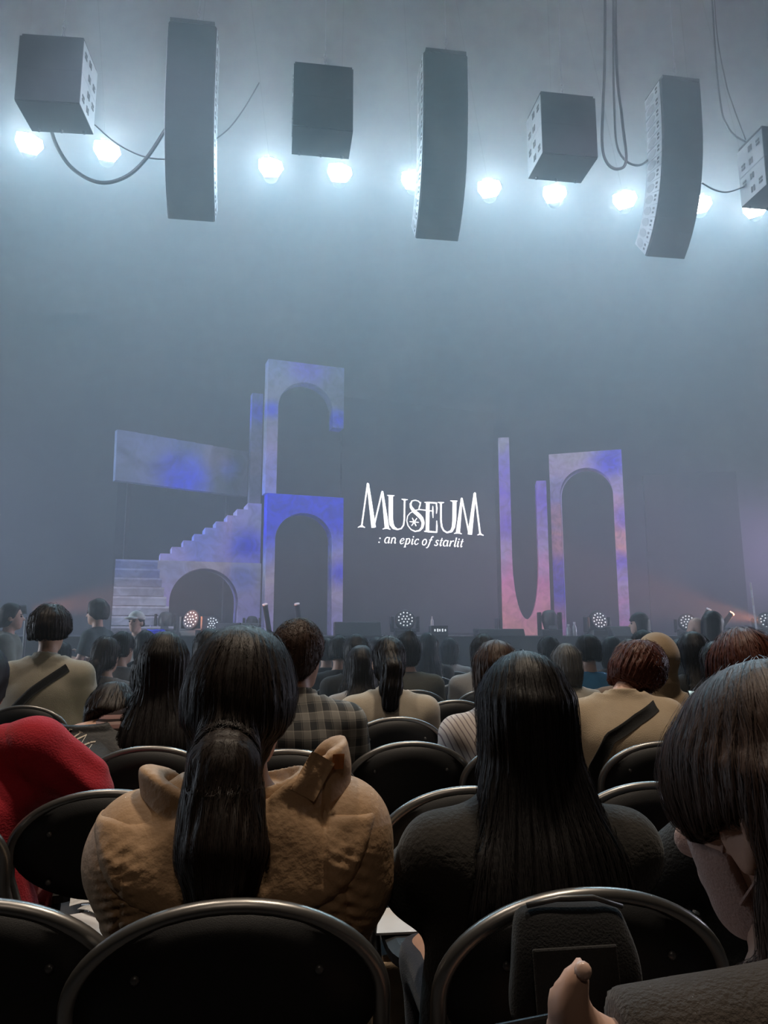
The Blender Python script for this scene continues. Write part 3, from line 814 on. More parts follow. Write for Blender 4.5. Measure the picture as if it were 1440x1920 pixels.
# ------------------------------------------------------------------ people
def head_sdf(q, s=1.0, ears=True):
    q = [k / s for k in q]
    d = sphere_like(q, (0, -.012, .025), (.074, .092, .092))
    d = smin(d, sphere_like(q, (0, .026, -.032), (.058, .066, .086)), .03)
    d = smin(d, sphere_like(q, (0, .058, -.092), (.026, .026, .02)), .03)
    d = smin(d, cone(q, (0, .090, .012), (0, .110, -.026), .006, .012), .012)
    ex = [np.abs(q[0]), q[1], q[2]]
    d = smax(d, -sphere_like(ex, (.031, .098, .008), (.017, .013, .010)), .012)
    d = smin(d, sphere_like(q, (0, .084, -.058), (.022, .011, .009)), .008)
    if ears: d = smin(d, sphere_like(ex, (.076, -.008, -.012), (.011, .024, .033)), .008)
    return d * s

def hand_sdf(p, W, D, Nrm, side, curl=0.5, s=1.0, thumb=True):
    """W wrist, D finger direction, Nrm back-of-hand normal, side: thumb side vector"""
    W = np.array(W, float); D = np.array(D, float); D /= np.linalg.norm(D); Nn = np.array(Nrm, float); Nn -= D * D.dot(Nn); Nn /= np.linalg.norm(Nn)
    S = np.cross(D, Nn) * side
    d = None
    for k, (o, l) in enumerate(((.030, .070), (.010, .078), (-.010, .072), (-.029, .056))):
        kn = W + (D * .088 + S * o) * s
        d1 = D * math.cos(curl) - Nn * math.sin(curl); d2 = D * math.cos(curl * 2.1) - Nn * math.sin(curl * 2.1)
        m_ = kn + d1 * l * .5 * s; t_ = m_ + d2 * l * .5 * s
        e = chain(p, [W + S * o * .6 * s, kn, m_, t_], [.015 * s, .0105 * s, .0095 * s, .0075 * s], .006)
        d = e if d is None else smin(d, e, .004)
    if thumb:
        t0 = W + (D * .022 + S * .026) * s; t1 = t0 + (D * .035 + S * .026 - Nn * .012) * s; t2 = t1 + (D * .034 + S * .006 - Nn * .008) * s
        d = smin(d, chain(p, [t0, t1, t2], [.018 * s, .012 * s, .009 * s], .008), .012)
    return d

class Pose:
    def __init__(s, H, lean_x=0.0, yaw=0, pitch=0, roll=0, sw=.165, bw=1.0, bd=1.0, pel=.50, hs=1.0, legs='sit', neck=None, E=None, Wr=None, belly=0.0, pelxy=(0, 0), hunch=0.0):
        s.H = np.array(H, float); s.M = rotm(yaw, pitch, roll); s.hs = hs
        s.Nb = np.array(neck, float) if neck is not None else s.H + np.array([lean_x, -.028, -.158 * hs])
        s.sw = sw; s.bw = bw; s.bd = bd; s.pel = pel; s.legs = legs; s.pelxy = pelxy
        nb = s.Nb
        s.S = [nb + np.array([sg * sw, -.005, -.085]) for sg in (-1, 1)]
        tl = nb[2] - pel
        s.E = E or [s.S[i] + np.array([sg * .055, .05, -min(.28, tl * .62)]) for i, sg in enumerate((-1, 1))]
        s.W = Wr or [np.array([s.pelxy[0] + sg * .09, s.pelxy[1] + .30, s.pel + .12]) for sg in (-1, 1)]
        t = lambda k: (s.pelxy[0] + (nb[0] - s.pelxy[0]) * k ** 1.1, s.pelxy[1] + (nb[1] - s.pelxy[1]) * k ** 1.3 - hunch * math.sin(math.pi * k))
        prof = [(-.12, .155, .11), (0.0, .172, .125), (.22, .158, .115 + belly), (.48, .145, .105 + belly * .6), (.72, .155, .115), (.86, .125, .092), (.95, .075, .07), (1.0, .052, .056)]
        rows = []
        for k, w_, d_ in prof:
            x, y = t(max(k, 0)); rows.append((pel + tl * k, x, y, w_ * bw * (sw / .165) ** .7, d_ * bd))
        s.rows = smooth_rows(rows, 28)
        gz = .0
        if legs == 'sit':
            s.L = [[np.array([s.pelxy[0] + sg * .09, s.pelxy[1] + .02, pel - .01]), np.array([s.pelxy[0] + sg * .115, s.pelxy[1] + .42, pel - .01]), np.array([s.pelxy[0] + sg * .115, s.pelxy[1] + .40, .09])] for sg in (-1, 1)]
        else:
            s.L = [[np.array([s.pelxy[0] + sg * .085, s.pelxy[1], pel - .03]), np.array([s.pelxy[0] + sg * .095, s.pelxy[1] + .03, pel * .53]), np.array([s.pelxy[0] + sg * .10, s.pelxy[1] - .01, .09])] for sg in (-1, 1)]
    def torso(s, p, t=0.0):
        return loft(p, s.rows, .03) - t
    def arms(s, p, t=0.0, fore=True):
        d = None
        for i in (0, 1):
            pts = [s.Nb + (s.S[i] - s.Nb) * .22 + np.array([0, 0, -.012]), s.S[i], s.E[i]] + ([s.W[i]] if fore else []); rs = [.046 + t * .6, .054 + t, .044 + t] + ([.030 + t] if fore else [])
            e = chain(p, pts, rs, .02); d = e if d is None else np.minimum(d, e)
        return d
    def legs_d(s, p, t=0.0):
        d = None
        for l in s.L:
            e = chain(p, l, [.085 + t, .062 + t, .042 + t], .03); d = e if d is None else np.minimum(d, e)
        return d
    def feet(s, p, t=0.0):
        d = None
        for l in s.L:
            a = l[2]; e = chain(p, [a + np.array([0, -.02, -.045]), a + np.array([0, .15, -.06])], [.038 + t, .028 + t], .02); d = e if d is None else np.minimum(d, e)
        return d
    def neck_d(s, p, t=0.0):
        a = s.H + s.M @ np.array([0, -.022, -.06]) * s.hs
        return cone(p, a, s.Nb + np.array([0, 0, -.03]), .048 * s.hs + t, .058 * s.hs + t)
    def hands(s, p):
        d = None
        for i, sg in enumerate((-1, 1)):
            D = s.W[i] - s.E[i]; D = D / np.linalg.norm(D)
            e = hand_sdf(p, s.W[i] + D * .01, D, (0, 0, 1), sg * (1 if True else -1), .55); d = e if d is None else np.minimum(d, e)
        return d
    def body(s, p):
        d = smin(s.torso(p, -.012), s.arms(p, -.006), .04)
        d = smin(d, s.neck_d(p), .03)
        d = smin(d, head_sdf(tolocal(p, s.H, s.M), s.hs), .02)
        d = smin(d, s.hands(p), .012)
        d = smin(d, s.legs_d(p, -.006), .04)
        return smin(d, s.feet(p, -.006), .02)
    def top(s, p, t=.014, sleeve='long', fold=.004, ff=26, seed=0.0, hem=None, k=.05):
        d = smin(s.torso(p, t), s.arms(p, t + .004, sleeve == 'long'), k)
        if sleeve == 'short':                      # cut the sleeve above the elbow
            for i in (0, 1):
                v = s.E[i] - s.S[i]; L = np.linalg.norm(v); v = v / L
                pr = sum((p[j] - s.S[i][j]) * v[j] for j in range(3)) - L * .72
                sgn = (-1, 1)[i]
                far = np.sqrt(sum((p[j] - s.E[i][j]) ** 2 for j in range(3))) - .16
                d = np.where((far < 0), np.maximum(d, pr), d)
        nb = s.Nb                                     # neckline
        rn = np.sqrt((p[0] - nb[0]) ** 2 + (p[1] - nb[1]) ** 2)
        d = smax(d, (p[2] - (nb[2] + .012)) * .95 + (p[1] - nb[1]) * .30 - np.clip(rn - .085, 0, 1) * 2.0, .012)
        h = hem if hem is not None else s.pel - .02
        if s.legs == 'sit': d = smax(d, np.maximum(h - p[2], (p[1] - s.pelxy[1] - .22) * .8 - (p[2] - s.pel - .10) * 3.0) if False else h - p[2], .02)
        else: d = smax(d, h - p[2], .02)
        if fold: d = d + fold * wob(p, ff, seed)
        return d
    def collar(s, p, r=.070, t=.012, h=.02, y=0.0):
        q = [p[0] - s.Nb[0], p[1] - s.Nb[1] + y, p[2] - s.Nb[2] - h * .4]
        rad = np.sqrt(q[0] ** 2 + (q[1] * 1.0) ** 2) - r
        zz = np.maximum(np.abs(q[2] + q[1] * .25) - h, 0)
        return np.sqrt(rad ** 2 + zz ** 2) - t
    def trousers(s, p):
        d = smin(s.legs_d(p, .012), s.torso(p, .004), .05)
        return smax(smax(d, p[2] - (s.pel + .03), .01), .10 - p[2], .01) if s.legs == 'sit' else smax(smax(d, p[2] - (s.pel + .06), .01), .08 - p[2], .01)
    def bounds(s, extra=.09):
        pts = np.array([s.H + .13, s.H - .13, *s.S, *s.E, *s.W, *[k for l in s.L for k in l]])
        lo = pts.min(0) - extra; hi = pts.max(0) + extra
        lo[2] = -.02; hi[2] = max(hi[2], s.H[2] + .16); lo[1] -= .10; hi[1] += .14; lo[0] -= .06; hi[0] += .06
        return lo, hi

def striate(q, amp, f=46, seed=0.0):
    th = np.arctan2(q[0], -q[1] + 1e-5)
    return amp * (np.sin(f * th + 2.1 * np.sin(9 * q[2] + seed)) + .7 * np.sin(f * 1.9 * th + seed * 3 + 1.5 * np.sin(13 * q[2])))

def cap_sdf(q, s=1.0, th=.014, hair_low=-.10, front=.055, fringe=False, vol=1.0):
    q = [k / s for k in q]
    d = sphere_like(q, (0, -.016, .030), ((.076 + th) * vol, (.094 + th) * vol, (.094 + th * 1.2) * vol))
    d = smin(d, sphere_like(q, (0, -.045, -.035), (.066 + th * .8, .058 + th, .075)), .03)
    cut = (q[1] - front) - (.42 if not fringe else .9) * (q[2] - .05)      # face opening
    d = smax(d, np.where(q[1] > 0, cut, cut * .6), .014)
    low = (hair_low + np.clip(q[1] + .03, 0, .2) * .8) - q[2]              # nape and sideburns
    d = smax(d, low, .012)
    return d * s

M_skin = mat('skin', (0.56, 0.34, 0.25), 0.5, noise=0.08, nscale=30)
M_skin['_'] = 0
def hairmat(name, col, col2=None, rough=0.5):
    m = mat(name, col, rough, spec=0.28, noise=0.5, nscale=60, stretch=(1, 1, .06), bump=0.10, bscale=220, col2=col2)
    return m
HB = hairmat('hair_black', (0.012, 0.010, 0.010))
HDK = hairmat('hair_dark_brown', (0.020, 0.013, 0.010))
HBR = hairmat('hair_brown', (0.050, 0.028, 0.020))
HRD = hairmat('hair_red_brown', (0.085, 0.024, 0.014))
HGY = hairmat('hair_grey', (0.12, 0.115, 0.11))
def cloth(name, col, rough=.85, bump=.25, bscale=300, noise=.12): return mat('cloth_' + name, col, rough, spec=.2, noise=noise, nscale=20, bump=bump, bscale=bscale, sheen=.15)
M_jean = cloth('jean', (0.03, 0.035, 0.05)); M_blackc = cloth('black', (0.018, 0.018, 0.020)); M_shoe = mat('shoe_dark', (0.02, 0.02, 0.02), .6)

def finish_person(name, loc, yaw, me, parts, label, skin=None):
    o = obj(name, me, skin or M_skin); o.location = loc; o.rotation_euler = (0, 0, yaw)
    for nm, m_, mt in parts: obj(nm, m_, mt, o)
    tag(o, label, 'person')
    return o

# ------------------------------------------------------------------ chairs
M_rim = mat('chair_tube', (0.26, 0.25, 0.24), 0.34, metal=0.85, noise=0.1)
M_plas = mat('chair_plastic', (0.010, 0.010, 0.011), 0.5, spec=0.35, bump=0.1, bscale=500)
M_seatp = mat('chair_seat', (0.012, 0.012, 0.013), 0.6)
M_bolt = mat('chair_bolt', (0.12, 0.12, 0.12), 0.4, metal=0.6)
RA, RB, RZ, RT = .235, .145, .692, R(-9)
def chair_meshes():
    T = lambda x, z, y=0.0: (x, -.215 + (z - RZ) * math.tan(RT) + y, z)
    g = MB()
    pts = [T(RA * math.cos(a), RZ + RB * math.sin(a)) for a in np.linspace(0, math.pi, 33)]
    leg = [(RA - .005, -.19, .45), (RA - .008, .02, .30), (RA - .008, .22, .015)]
    pts = [( RA - .008, .24, .012), (RA - .006, .0, .38), T(RA, RZ - .06)] + pts + [T(-RA, RZ - .06), (-RA + .006, .0, .38), (-RA + .008, .24, .012)]
    _m['rim'] = g.tube(pts, .0135, 10).mesh('rim', True)
    prof = []
    n = 44
    for i in range(n):
        a = 2 * math.pi * i / n; c_, s_ = math.cos(a), math.sin(a)
        b = RB if s_ > 0 else .125
        prof.append(((RA - .006) * c_, RZ + (b - .006) * s_ * (1 if s_ > 0 else (1 - .12 * c_ * c_))))
    b = MB(); n = len(prof)
    rings = []
    for sc_, yo in ((1.0, -.006), (1.0, .006)):
        rings.append([T(x * sc_, RZ + (z - RZ) * sc_, yo - .012 * (1 - (x / RA) ** 2)) for x, z in prof])
    inn = [[T(x * .6, RZ + (z - RZ) * .6, yo - .018) for x, z in prof] for yo in (-.006, .006)]
    cen = [T(0, RZ, -.022 - .006), T(0, RZ, -.022 + .006)]
    vs = rings[0] + rings[1] + inn[0] + inn[1] + cen; fs = []
    for i in range(n):
        j = (i + 1) % n
        fs += [(i, j, n + j, n + i), (2 * n + i, 2 * n + j, j, i), (n + i, n + j, 3 * n + j, 3 * n + i), (4 * n, 2 * n + j, 2 * n + i), (4 * n + 1, 3 * n + i, 3 * n + j)]
    b.add(vs, fs); _m['panel'] = b.mesh('backrest', True)
    b = MB().lathe([(.0075, 0), (.0075, .003), (.004, .006)], axis=(0, -1, 0), seg=8); _m['bolt'] = b.mesh('bolt', True)
    sp = [(.19 * math.copysign(abs(math.cos(a)) ** .55, math.cos(a)), .01 + .195 * math.copysign(abs(math.sin(a)) ** .55, math.sin(a))) for a in np.linspace(0, 2 * math.pi, 33)[:-1]]
    b = MB(); n = len(sp); vs = [(x, y, .375) for x, y in sp] + [(x, y, .40) for x, y in sp] + [(x * .85, y * .85, .408) for x, y in sp]
    b.add(vs, [tuple(range(n - 1, -1, -1)), tuple(range(2 * n, 3 * n))] + [(i, (i + 1) % n, (i + 1) % n + n, i + n) for i in range(n)] + [(i + n, (i + 1) % n + n, (i + 1) % n + 2 * n, i + 2 * n) for i in range(n)])
    _m['seat'] = b.mesh('seat', False)
    _m['rleg'] = MB().tube([(.20, .12, .40), (.205, -.05, .26), (.21, -.26, .012)], .0115, 8).mesh('leg', True)
    _m['rleg2'] = MB().tube([(-.20, .12, .40), (-.205, -.05, .26), (-.21, -.26, .012)], .0115, 8).mesh('leg', True)
    _m['bar'] = MB().tube([(-.21, -.24, .06), (.21, -.24, .06)], .009, 8).mesh('stretcher', True)
    _m['shoe'] = MB().lathe([(.016, 0), (.016, .03), (.013, .034)], seg=8).mesh('foot_cap')
chair_meshes()
def chair(x, y, yaw, label, group='black folding chairs in rows'):
    c = empty('folding_chair', (x, y, 0), yaw)
    obj('back_frame', _m['rim'], M_rim, c); p = obj('backrest', _m['panel'], M_plas, c)
    for bx, bz in ((-.135, .745), (.135, .745), (-.135, .625), (.135, .625)):
        o = obj('bolt', _m['bolt'], M_bolt, p); o.location = (bx, -.215 + (bz - RZ) * math.tan(RT) - .024 + .008 * abs(bx / RA), bz)
    obj('seat', _m['seat'], M_seatp, c); obj('leg', _m['rleg'], M_rim, c); obj('leg', _m['rleg2'], M_rim, c); obj('stretcher', _m['bar'], M_rim, c)
    for sx in (-1, 1):
        for yy in (.24, -.26):
            o = obj('foot_cap', _m['shoe'], M_plas, c); o.location = (sx * (.227 if yy > 0 else .21), yy, 0)
    tag(c, label, 'chair', group)
    return c

# ------------------------------------------------------------------ the audience
RNG = np.random.default_rng(5)
def patmat(name, kind, cols, rough=.85):
    if name in MATS: return MATS[name]
    m = bpy.data.materials.new(name); m.use_nodes = True
    N, L = nt(m); b = N['Principled BSDF']; b.inputs['Roughness'].default_value = rough; b.inputs['Specular IOR Level'].default_value = .2
    tc = N.new('ShaderNodeTexCoord'); sx = N.new('ShaderNodeSeparateXYZ')
    nz = N.new('ShaderNodeTexNoise'); nz.inputs['Scale'].default_value = 6
    L.new(tc.outputs['Object'], nz.inputs['Vector'])
    wr = N.new('ShaderNodeVectorMath'); wr.operation = 'MULTIPLY_ADD'; wr.inputs[1].default_value = (.02, .02, .02)
    L.new(nz.outputs['Color'], wr.inputs[0]); L.new(tc.outputs['Object'], wr.inputs[2]); L.new(wr.outputs[0], sx.inputs[0])
    def M1(op, a, b_=None, c=None):
        n = N.new('ShaderNodeMath'); n.operation = op
        for i, v in enumerate((a, b_, c)):
            if v is None: continue
            if isinstance(v, (int, float)): n.inputs[i].default_value = v
            else: L.new(v, n.inputs[i])
        return n.outputs[0]
    def band(src, freq, duty, ph=0.0):
        return M1('LESS_THAN', M1('FRACT', M1('MULTIPLY_ADD', src, freq, ph + 50)), duty)
    def mixc(f, a, c):
        x = N.new('ShaderNodeMix'); x.data_type = 'RGBA'
        L.new(f, x.inputs['Factor'])
        for k, v in (('A', a), ('B', c)):
            if isinstance(v, tuple): x.inputs[k].default_value = (*v, 1)
            else: L.new(v, x.inputs[k])
        return x.outputs['Result']
    if kind == 'stripe':
        c = mixc(band(sx.outputs['Z'], cols[2], .42), cols[0], cols[1])
        c = mixc(band(sx.outputs['Z'], cols[2] / 2, .16, .3), c, cols[3])
    elif kind == 'pin':
        d = M1('ADD', sx.outputs['X'], M1('MULTIPLY', sx.outputs['Z'], cols[3]))
        c = mixc(band(d, cols[2], .22), cols[0], cols[1])
    else:
        x = M1('ADD', sx.outputs['X'], M1('MULTIPLY', sx.outputs['Y'], .5))
        fx = M1('ADD', M1('MULTIPLY', band(x, 16, .45), .5), M1('MULTIPLY', band(x, 32, .12, .2), .35))
        fz = M1('ADD', M1('MULTIPLY', band(sx.outputs['Z'], 16, .45), .5), M1('MULTIPLY', band(sx.outputs['Z'], 32, .12, .2), .35))
        c = mixc(M1('MULTIPLY', M1('ADD', fx, fz), .6), cols[0], cols[1])
    L.new(c, b.inputs['Base Color'])
    MATS[name] = m
    return m

def front_y(fn, x, z, y0=-.6, off=0.0, it=60):
    """where a line along +y first meets the surface, for points (x, z)"""
    x = np.asarray(x, f32); z = np.asarray(z, f32); y = np.full_like(x, y0)
    for _ in range(it):
        d = fn([x, y, z]) - off; y = y + np.clip(d * .7, -.02, .04)
    bad = np.abs(fn([x, y, z]) - off) > .01
    if bad.any() and not bad.all():
        good = np.nonzero(~bad)[0]
        for i in np.nonzero(bad)[0]: y[i] = y[good[np.argmin(np.abs(good - i))]]
    return y
def drape_strip(name, fn, path, width, m, parent, off=.004, thick=.004, n=40, nw=5, y0=-.6):
    path = np.array(path, float); t = np.linspace(0, len(path) - 1, n)
    cx = np.interp(t, range(len(path)), path[:, 0]); cz = np.interp(t, range(len(path)), path[:, 1])
    dx, dz = np.gradient(cx), np.gradient(cz); l = np.hypot(dx, dz) + 1e-9
    rows = []
    for k in range(nw):
        s_ = (k / (nw - 1) - .5) * width; X = cx - dz / l * s_; Z = cz + dx / l * s_
        rows.append(np.stack([X, front_y(fn, X, Z, y0, off), Z], 1))
    # a strap bridges hollows: keep the outermost y across the width
    ym = np.min([r[:, 1] for r in rows], 0)
    for r in rows: r[:, 1] = np.minimum(r[:, 1], ym + .012)
    top_ = np.stack(rows, 1); bot = top_ + np.array([0, thick, 0])
    V = np.concatenate([top_.reshape(-1, 3), bot.reshape(-1, 3)]); Q = []
    o = n * nw
    for i in range(n - 1):
        for k in range(nw - 1):
            a = i * nw + k; Q += [(a, a + 1, a + nw + 1, a + nw), (o + a, o + a + nw, o + a + nw + 1, o + a + 1)]
        for k in (0, nw - 1):
            a = i * nw + k; Q.append((a, a + nw, o + a + nw, o + a))
    return obj(name, np_mesh(name, V, np.array(Q)), m, parent)

def hair_fn(ps, style, L=.45, th=.014, vol=1.0, tail=None, tail_r=None, tie=None, fringe=False, low=-.10, w=1.0, seed=0.0, str_amp=.0016, bun=None, side=0.0, wid=None, tuck=False):
    H, M, s = ps.H, ps.M, ps.hs
    zt = [r[0] for r in ps.rows]; yb = [r[2] - r[4] for r in ps.rows]; xb = [r[1] for r in ps.rows]
    if style == 'long':
        zN = ps.Nb[2]; rows = []
        zend = H[2] - L
        def back(z): return np.interp(z, zt, yb)
        rows.append((H[2] + .05, H[0], H[1] - .018, .086 * vol, .10))
        rows.append((H[2] - .04, H[0], H[1] - .026, .094 * vol, .096))
        rows.append((H[2] - .11, H[0], H[1] - .050, .098 * vol * w, .075))
        rows.append((zN - .00, H[0] * .6 + ps.Nb[0] * .4, min(back(zN - .02), H[1] - .06) + .004, .108 * w, .055))
        for k in (.2, .4, .6, .8, 1.0):
            z = zN - .02 + (zend - zN + .02) * k
            rows.append((z, ps.Nb[0] + side * k, back(z) - .014, (.112 + .012 * math.sin(3 * k)) * w * (1 - .22 * k * k), .040 - .012 * k))
        rows = smooth_rows(sorted(rows), 30)
    if style == 'bob':
        rows = smooth_rows([(-.15, 0, -.03, .070 * w, .066), (-.11, 0, -.028, .088 * w, .080), (-.04, 0, -.022, .093 * w * vol, .090), (.05, 0, -.018, .084 * vol, .098)], 16)
    def fn(p):
        q = tolocal(p, H, M)
        if style in ('long', 'bob'):
            d = cap_sdf(q, s, th, low, fringe=fringe, vol=vol)
            if style == 'long':
                c = loft(p, rows, .015)
                c = np.where(q[2] > -.18 * s, smax(c, q[1] - (.028 + .35 * np.clip(-q[2] - .08, 0, .1)) * s, .012), c)
            else:
                c = loft([k / s for k in q], rows, .012) * s
                c = smax(c, q[1] - (.030) * s, .012)
            d = smin(d, c, .03)
            if tuck:
                d = smax(d, np.minimum(q[1] + (.046 - .20 * np.clip(q[2] + .05, -.3, .1)) * s, np.minimum(((.006 * s - .25 * (q[1] + .02)) - q[2]) * .9, (q[2] + .125 * s) * .9)), .010)
            a = np.where(q[2] > .1 * s, .4, 1.0)
            d = d + a * striate([p[0] - H[0], p[1] - H[1] - .02, p[2] - H[2]], str_amp, 44, seed) + .004 * wob(p, 14, seed) + .0025 * wob(p, 45, seed + 1)
        else:
            d = cap_sdf(q, s, th, low if style != 'short' or low != -.10 else -.06, fringe=fringe, vol=vol)
            d = d + striate(q, str_amp, 40, seed) + ((.004 * wob(p, 34, seed) + .004 * wob(p, 75, seed + 2)) if style == 'short' else .002 * wob(p, 60, seed))
            if style == 'pony' and tail is not None:
                t_ = chain(p, tail, tail_r, .03)
                ax = np.array(tail[-1]) - np.array(tail[0])
                t_ = t_ + str_amp * 1.3 * (np.sin(330 * (p[0] - tail[0][0]) + 3 * np.sin(16 * p[2])) + np.sin(210 * p[1] + 3 * np.sin(11 * p[2])))
                d = smin(d, t_, .06)
            if style == 'bun':
                bc = bun if bun is not None else (0, -.075, .085)
                d = smin(d, (sphere_like([k / s for k in q], bc, (.045, .040, .040)) + .003 * np.sin(90 * q[0] + 60 * q[2])) * s, .015)
        return d
    return fn

def hair_mesh(ps, fn, vox, lo=None, hi=None, nstr=0, flow=None, steps=22, step=.02, width=.0016, lift=.003, zmin=None):
    if lo is None:
        lo = ps.H - np.array([.22, .30, .72]); hi = ps.H + np.array([.22, .22, .19])
    lo = np.array(lo, float); hi = np.array(hi, float); lo[2] = max(lo[2], .3)
    me = sdf_mesh('hair', fn, lo, hi, vox)
    if nstr:
        v = np.zeros(len(me.vertices) * 3, np.float32); me.vertices.foreach_get('co', v); v = v.reshape(-1, 3)
        sel = RNG.choice(len(v), nstr)
        V, Q = strands(fn, v[sel].astype(np.float64), flow, steps, step, width, RNG, lift)
        me2 = join_np(me, V, Q); bpy.data.meshes.remove(me); me = me2
    return me

def flow_long(ps, part=(0, .03)):
    H = ps.H
    def f(p):
        dx, dy, dz = p[0] - H[0] - part[0], p[1] - H[1] - part[1], p[2] - H[2]
        up = np.clip((dz - .04) / .08, 0, 1)
        return [dx / .08 * up * 1.3, (dy / .08 * up * 1.0 - .1), -1.0 + .6 * up]
    return f
def flow_pony(ps, tie, tail):
    tie = np.array(tie); T = np.array([tie] + [np.array(k) for k in tail[1:]])[::-1]      # z rising
    D = T[:-1] - T[1:]; D = D / np.linalg.norm(D, axis=1)[:, None]; zm = (T[:-1, 2] + T[1:, 2]) / 2
    def f(p):
        v = [tie[0] + (p[0] - tie[0]) * .45 - p[0], tie[1] - p[1], tie[2] - .08 - p[2]]; l = np.sqrt(sum(k * k for k in v)) + 1e-6
        t = np.clip((tie[2] + .06 - p[2]) / .07, 0, 1)
        return [v[i] / l * (1 - t) + np.interp(p[2], zm, D[:, i]) * t for i in range(3)]
    return f

def setup(px, top, Y, yaw=None, lean=.05, hs=1.0, hx=0.0, **kw):
    yaw = PSI if yaw is None else R(yaw)
    Hw = P(px, top, Y); Hz = Hw.z - .128 * hs
    c, s_ = math.cos(yaw), math.sin(yaw)
    root = Vector((Hw.x - (c * hx - s_ * lean), Hw.y - (s_ * hx + c * lean), 0))
    ps = Pose((hx, lean, Hz), hs=hs, **kw)
    ps.root = root; ps.yaw = yaw
    return ps
def tol(ps, px, py, Y):
    """a photo point at depth Y in the person's own frame"""
    q = P(px, py, Y) - ps.root; c, s_ = math.cos(-ps.yaw), math.sin(-ps.yaw)
    return np.array([c * q.x - s_ * q.y, s_ * q.x + c * q.y, q.z])

def dress(ps, label, hairfn, hmat, topm, vox=.010, topfn=None, leg_m=None, hair_me=None, short=None, seat=True, name='person', topkw=None, skin=None, hvox=None, topname='top', chair_off=(0, 0), lo_extra=.09, nstr=0, tvox=None):
    lo, hi = ps.bounds(lo_extra)
    body = sdf_mesh('body', ps.body, lo, hi, max(vox, .009) if vox > .008 else .0085)
    tf = topfn or (lambda p: ps.top(p, **(topkw or {})))
    tlo = lo.copy(); tlo[2] = ps.pel - .14
    thi = hi.copy(); thi[2] = max(ps.Nb[2] + .16, ps.H[2] + .2)
    parts = []
    if hairfn is not None: parts.append(('hair', hair_me or hair_mesh(ps, hairfn, hvox or vox, nstr=nstr, flow=flow_long(ps, (.01, .02)), steps=12, step=.016, width=.0035, lift=.007), hmat))
    parts.append((topname, sdf_mesh(topname, tf, tlo, thi, tvox or vox), topm))
    llo = lo.copy(); lhi = hi.copy(); lhi[2] = ps.pel + .16
    parts.append(('trousers', sdf_mesh('trousers', ps.trousers, llo, lhi, max(vox, .016)), leg_m or M_jean))
    lhi = lhi.copy(); lhi[2] = .2
    parts.append(('shoes', sdf_mesh('shoes', lambda p: ps.feet(p, .006), llo, lhi, max(vox, .014)), M_shoe))
    o = finish_person(name, ps.root, ps.yaw, body, parts, label, skin)
    o.name = 'person'
    if seat:
        c, s_ = math.cos(ps.yaw), math.sin(ps.yaw)
        ox, oy = ps.pelxy[0] + chair_off[0], ps.pelxy[1] + chair_off[1]
        ch = chair(ps.root.x + c * ox - s_ * oy, ps.root.y + s_ * ox + c * oy, ps.yaw if seat is True else seat, f'black folding chair seating the {short}')
    return o

M_mask = cloth('mask', (0.46, 0.29, 0.24), noise=.05)
def mask(ps, o, m=M_mask, vox=.006):
    fn = lambda p: (lambda q: smax(smax(head_sdf(q, ps.hs, False) - .007, .018 * ps.hs - q[1], .006), np.maximum(-.118 * ps.hs - q[2], q[2] + (.012 - .25 * (q[1] - .09)) * ps.hs), .006))(tolocal(p, ps.H, ps.M))
    k = obj('face_mask', sdf_mesh('face_mask', fn, ps.H - .15, ps.H + .15, vox), m, o)
    b = MB()
    for sx in (-1, 1):
        pts = [ps.H + ps.M @ (np.array(q) * ps.hs) for q in ((sx * .063, .03, -.03), (sx * .079, -.005, .02), (sx * .084, -.032, .008), (sx * .078, -.02, -.04), (sx * .058, .03, -.075))]
        b.tube(pts, .0018, 5)
    b.build('ear_loops', m, o)
def eyes(ps, o):
    b = MB(); e = MB()
    for sx in (-1, 1):
        c = ps.H + ps.M @ (np.array((sx * .031, .083, .008)) * ps.hs)
        b.lathe([(.001, -.010), (.008, -.007), (.0105, 0), (.008, .007), (.001, .010)], c, seg=10)
        br = [ps.H + ps.M @ (np.array((sx * k, .090 - .012 * (k / .05) ** 2, .028)) * ps.hs) for k in (.014, .03, .048)]
        e.tube(br, .004, 5)
    b.build('eyes', mat('eye_dark', (.03, .02, .018), .2), o, True); e.build('eyebrows', HDK, o, True)
def glasses(ps, o):
    b = MB()
    for sx in (-1, 1):
        cpt = np.array((sx * .032, .104, .006))
        b.tube([ps.H + ps.M @ ((cpt + np.array((.022 * math.cos(a), 0, .018 * math.sin(a)))) * ps.hs) for a in np.linspace(0, 6.283, 15)[:-1]], .0016, 5, closed=True)
        b.tube([ps.H + ps.M @ (np.array(q) * ps.hs) for q in ((sx * .054, .102, .010), (sx * .078, .03, .012), (sx * .084, -.02, .010), (sx * .080, -.035, -.01))], .0018, 5)
    b.tube([ps.H + ps.M @ (np.array(q) * ps.hs) for q in ((-.010, .106, .008), (.010, .106, .008))], .0016, 5)
    b.build('glasses', M_slot, o)

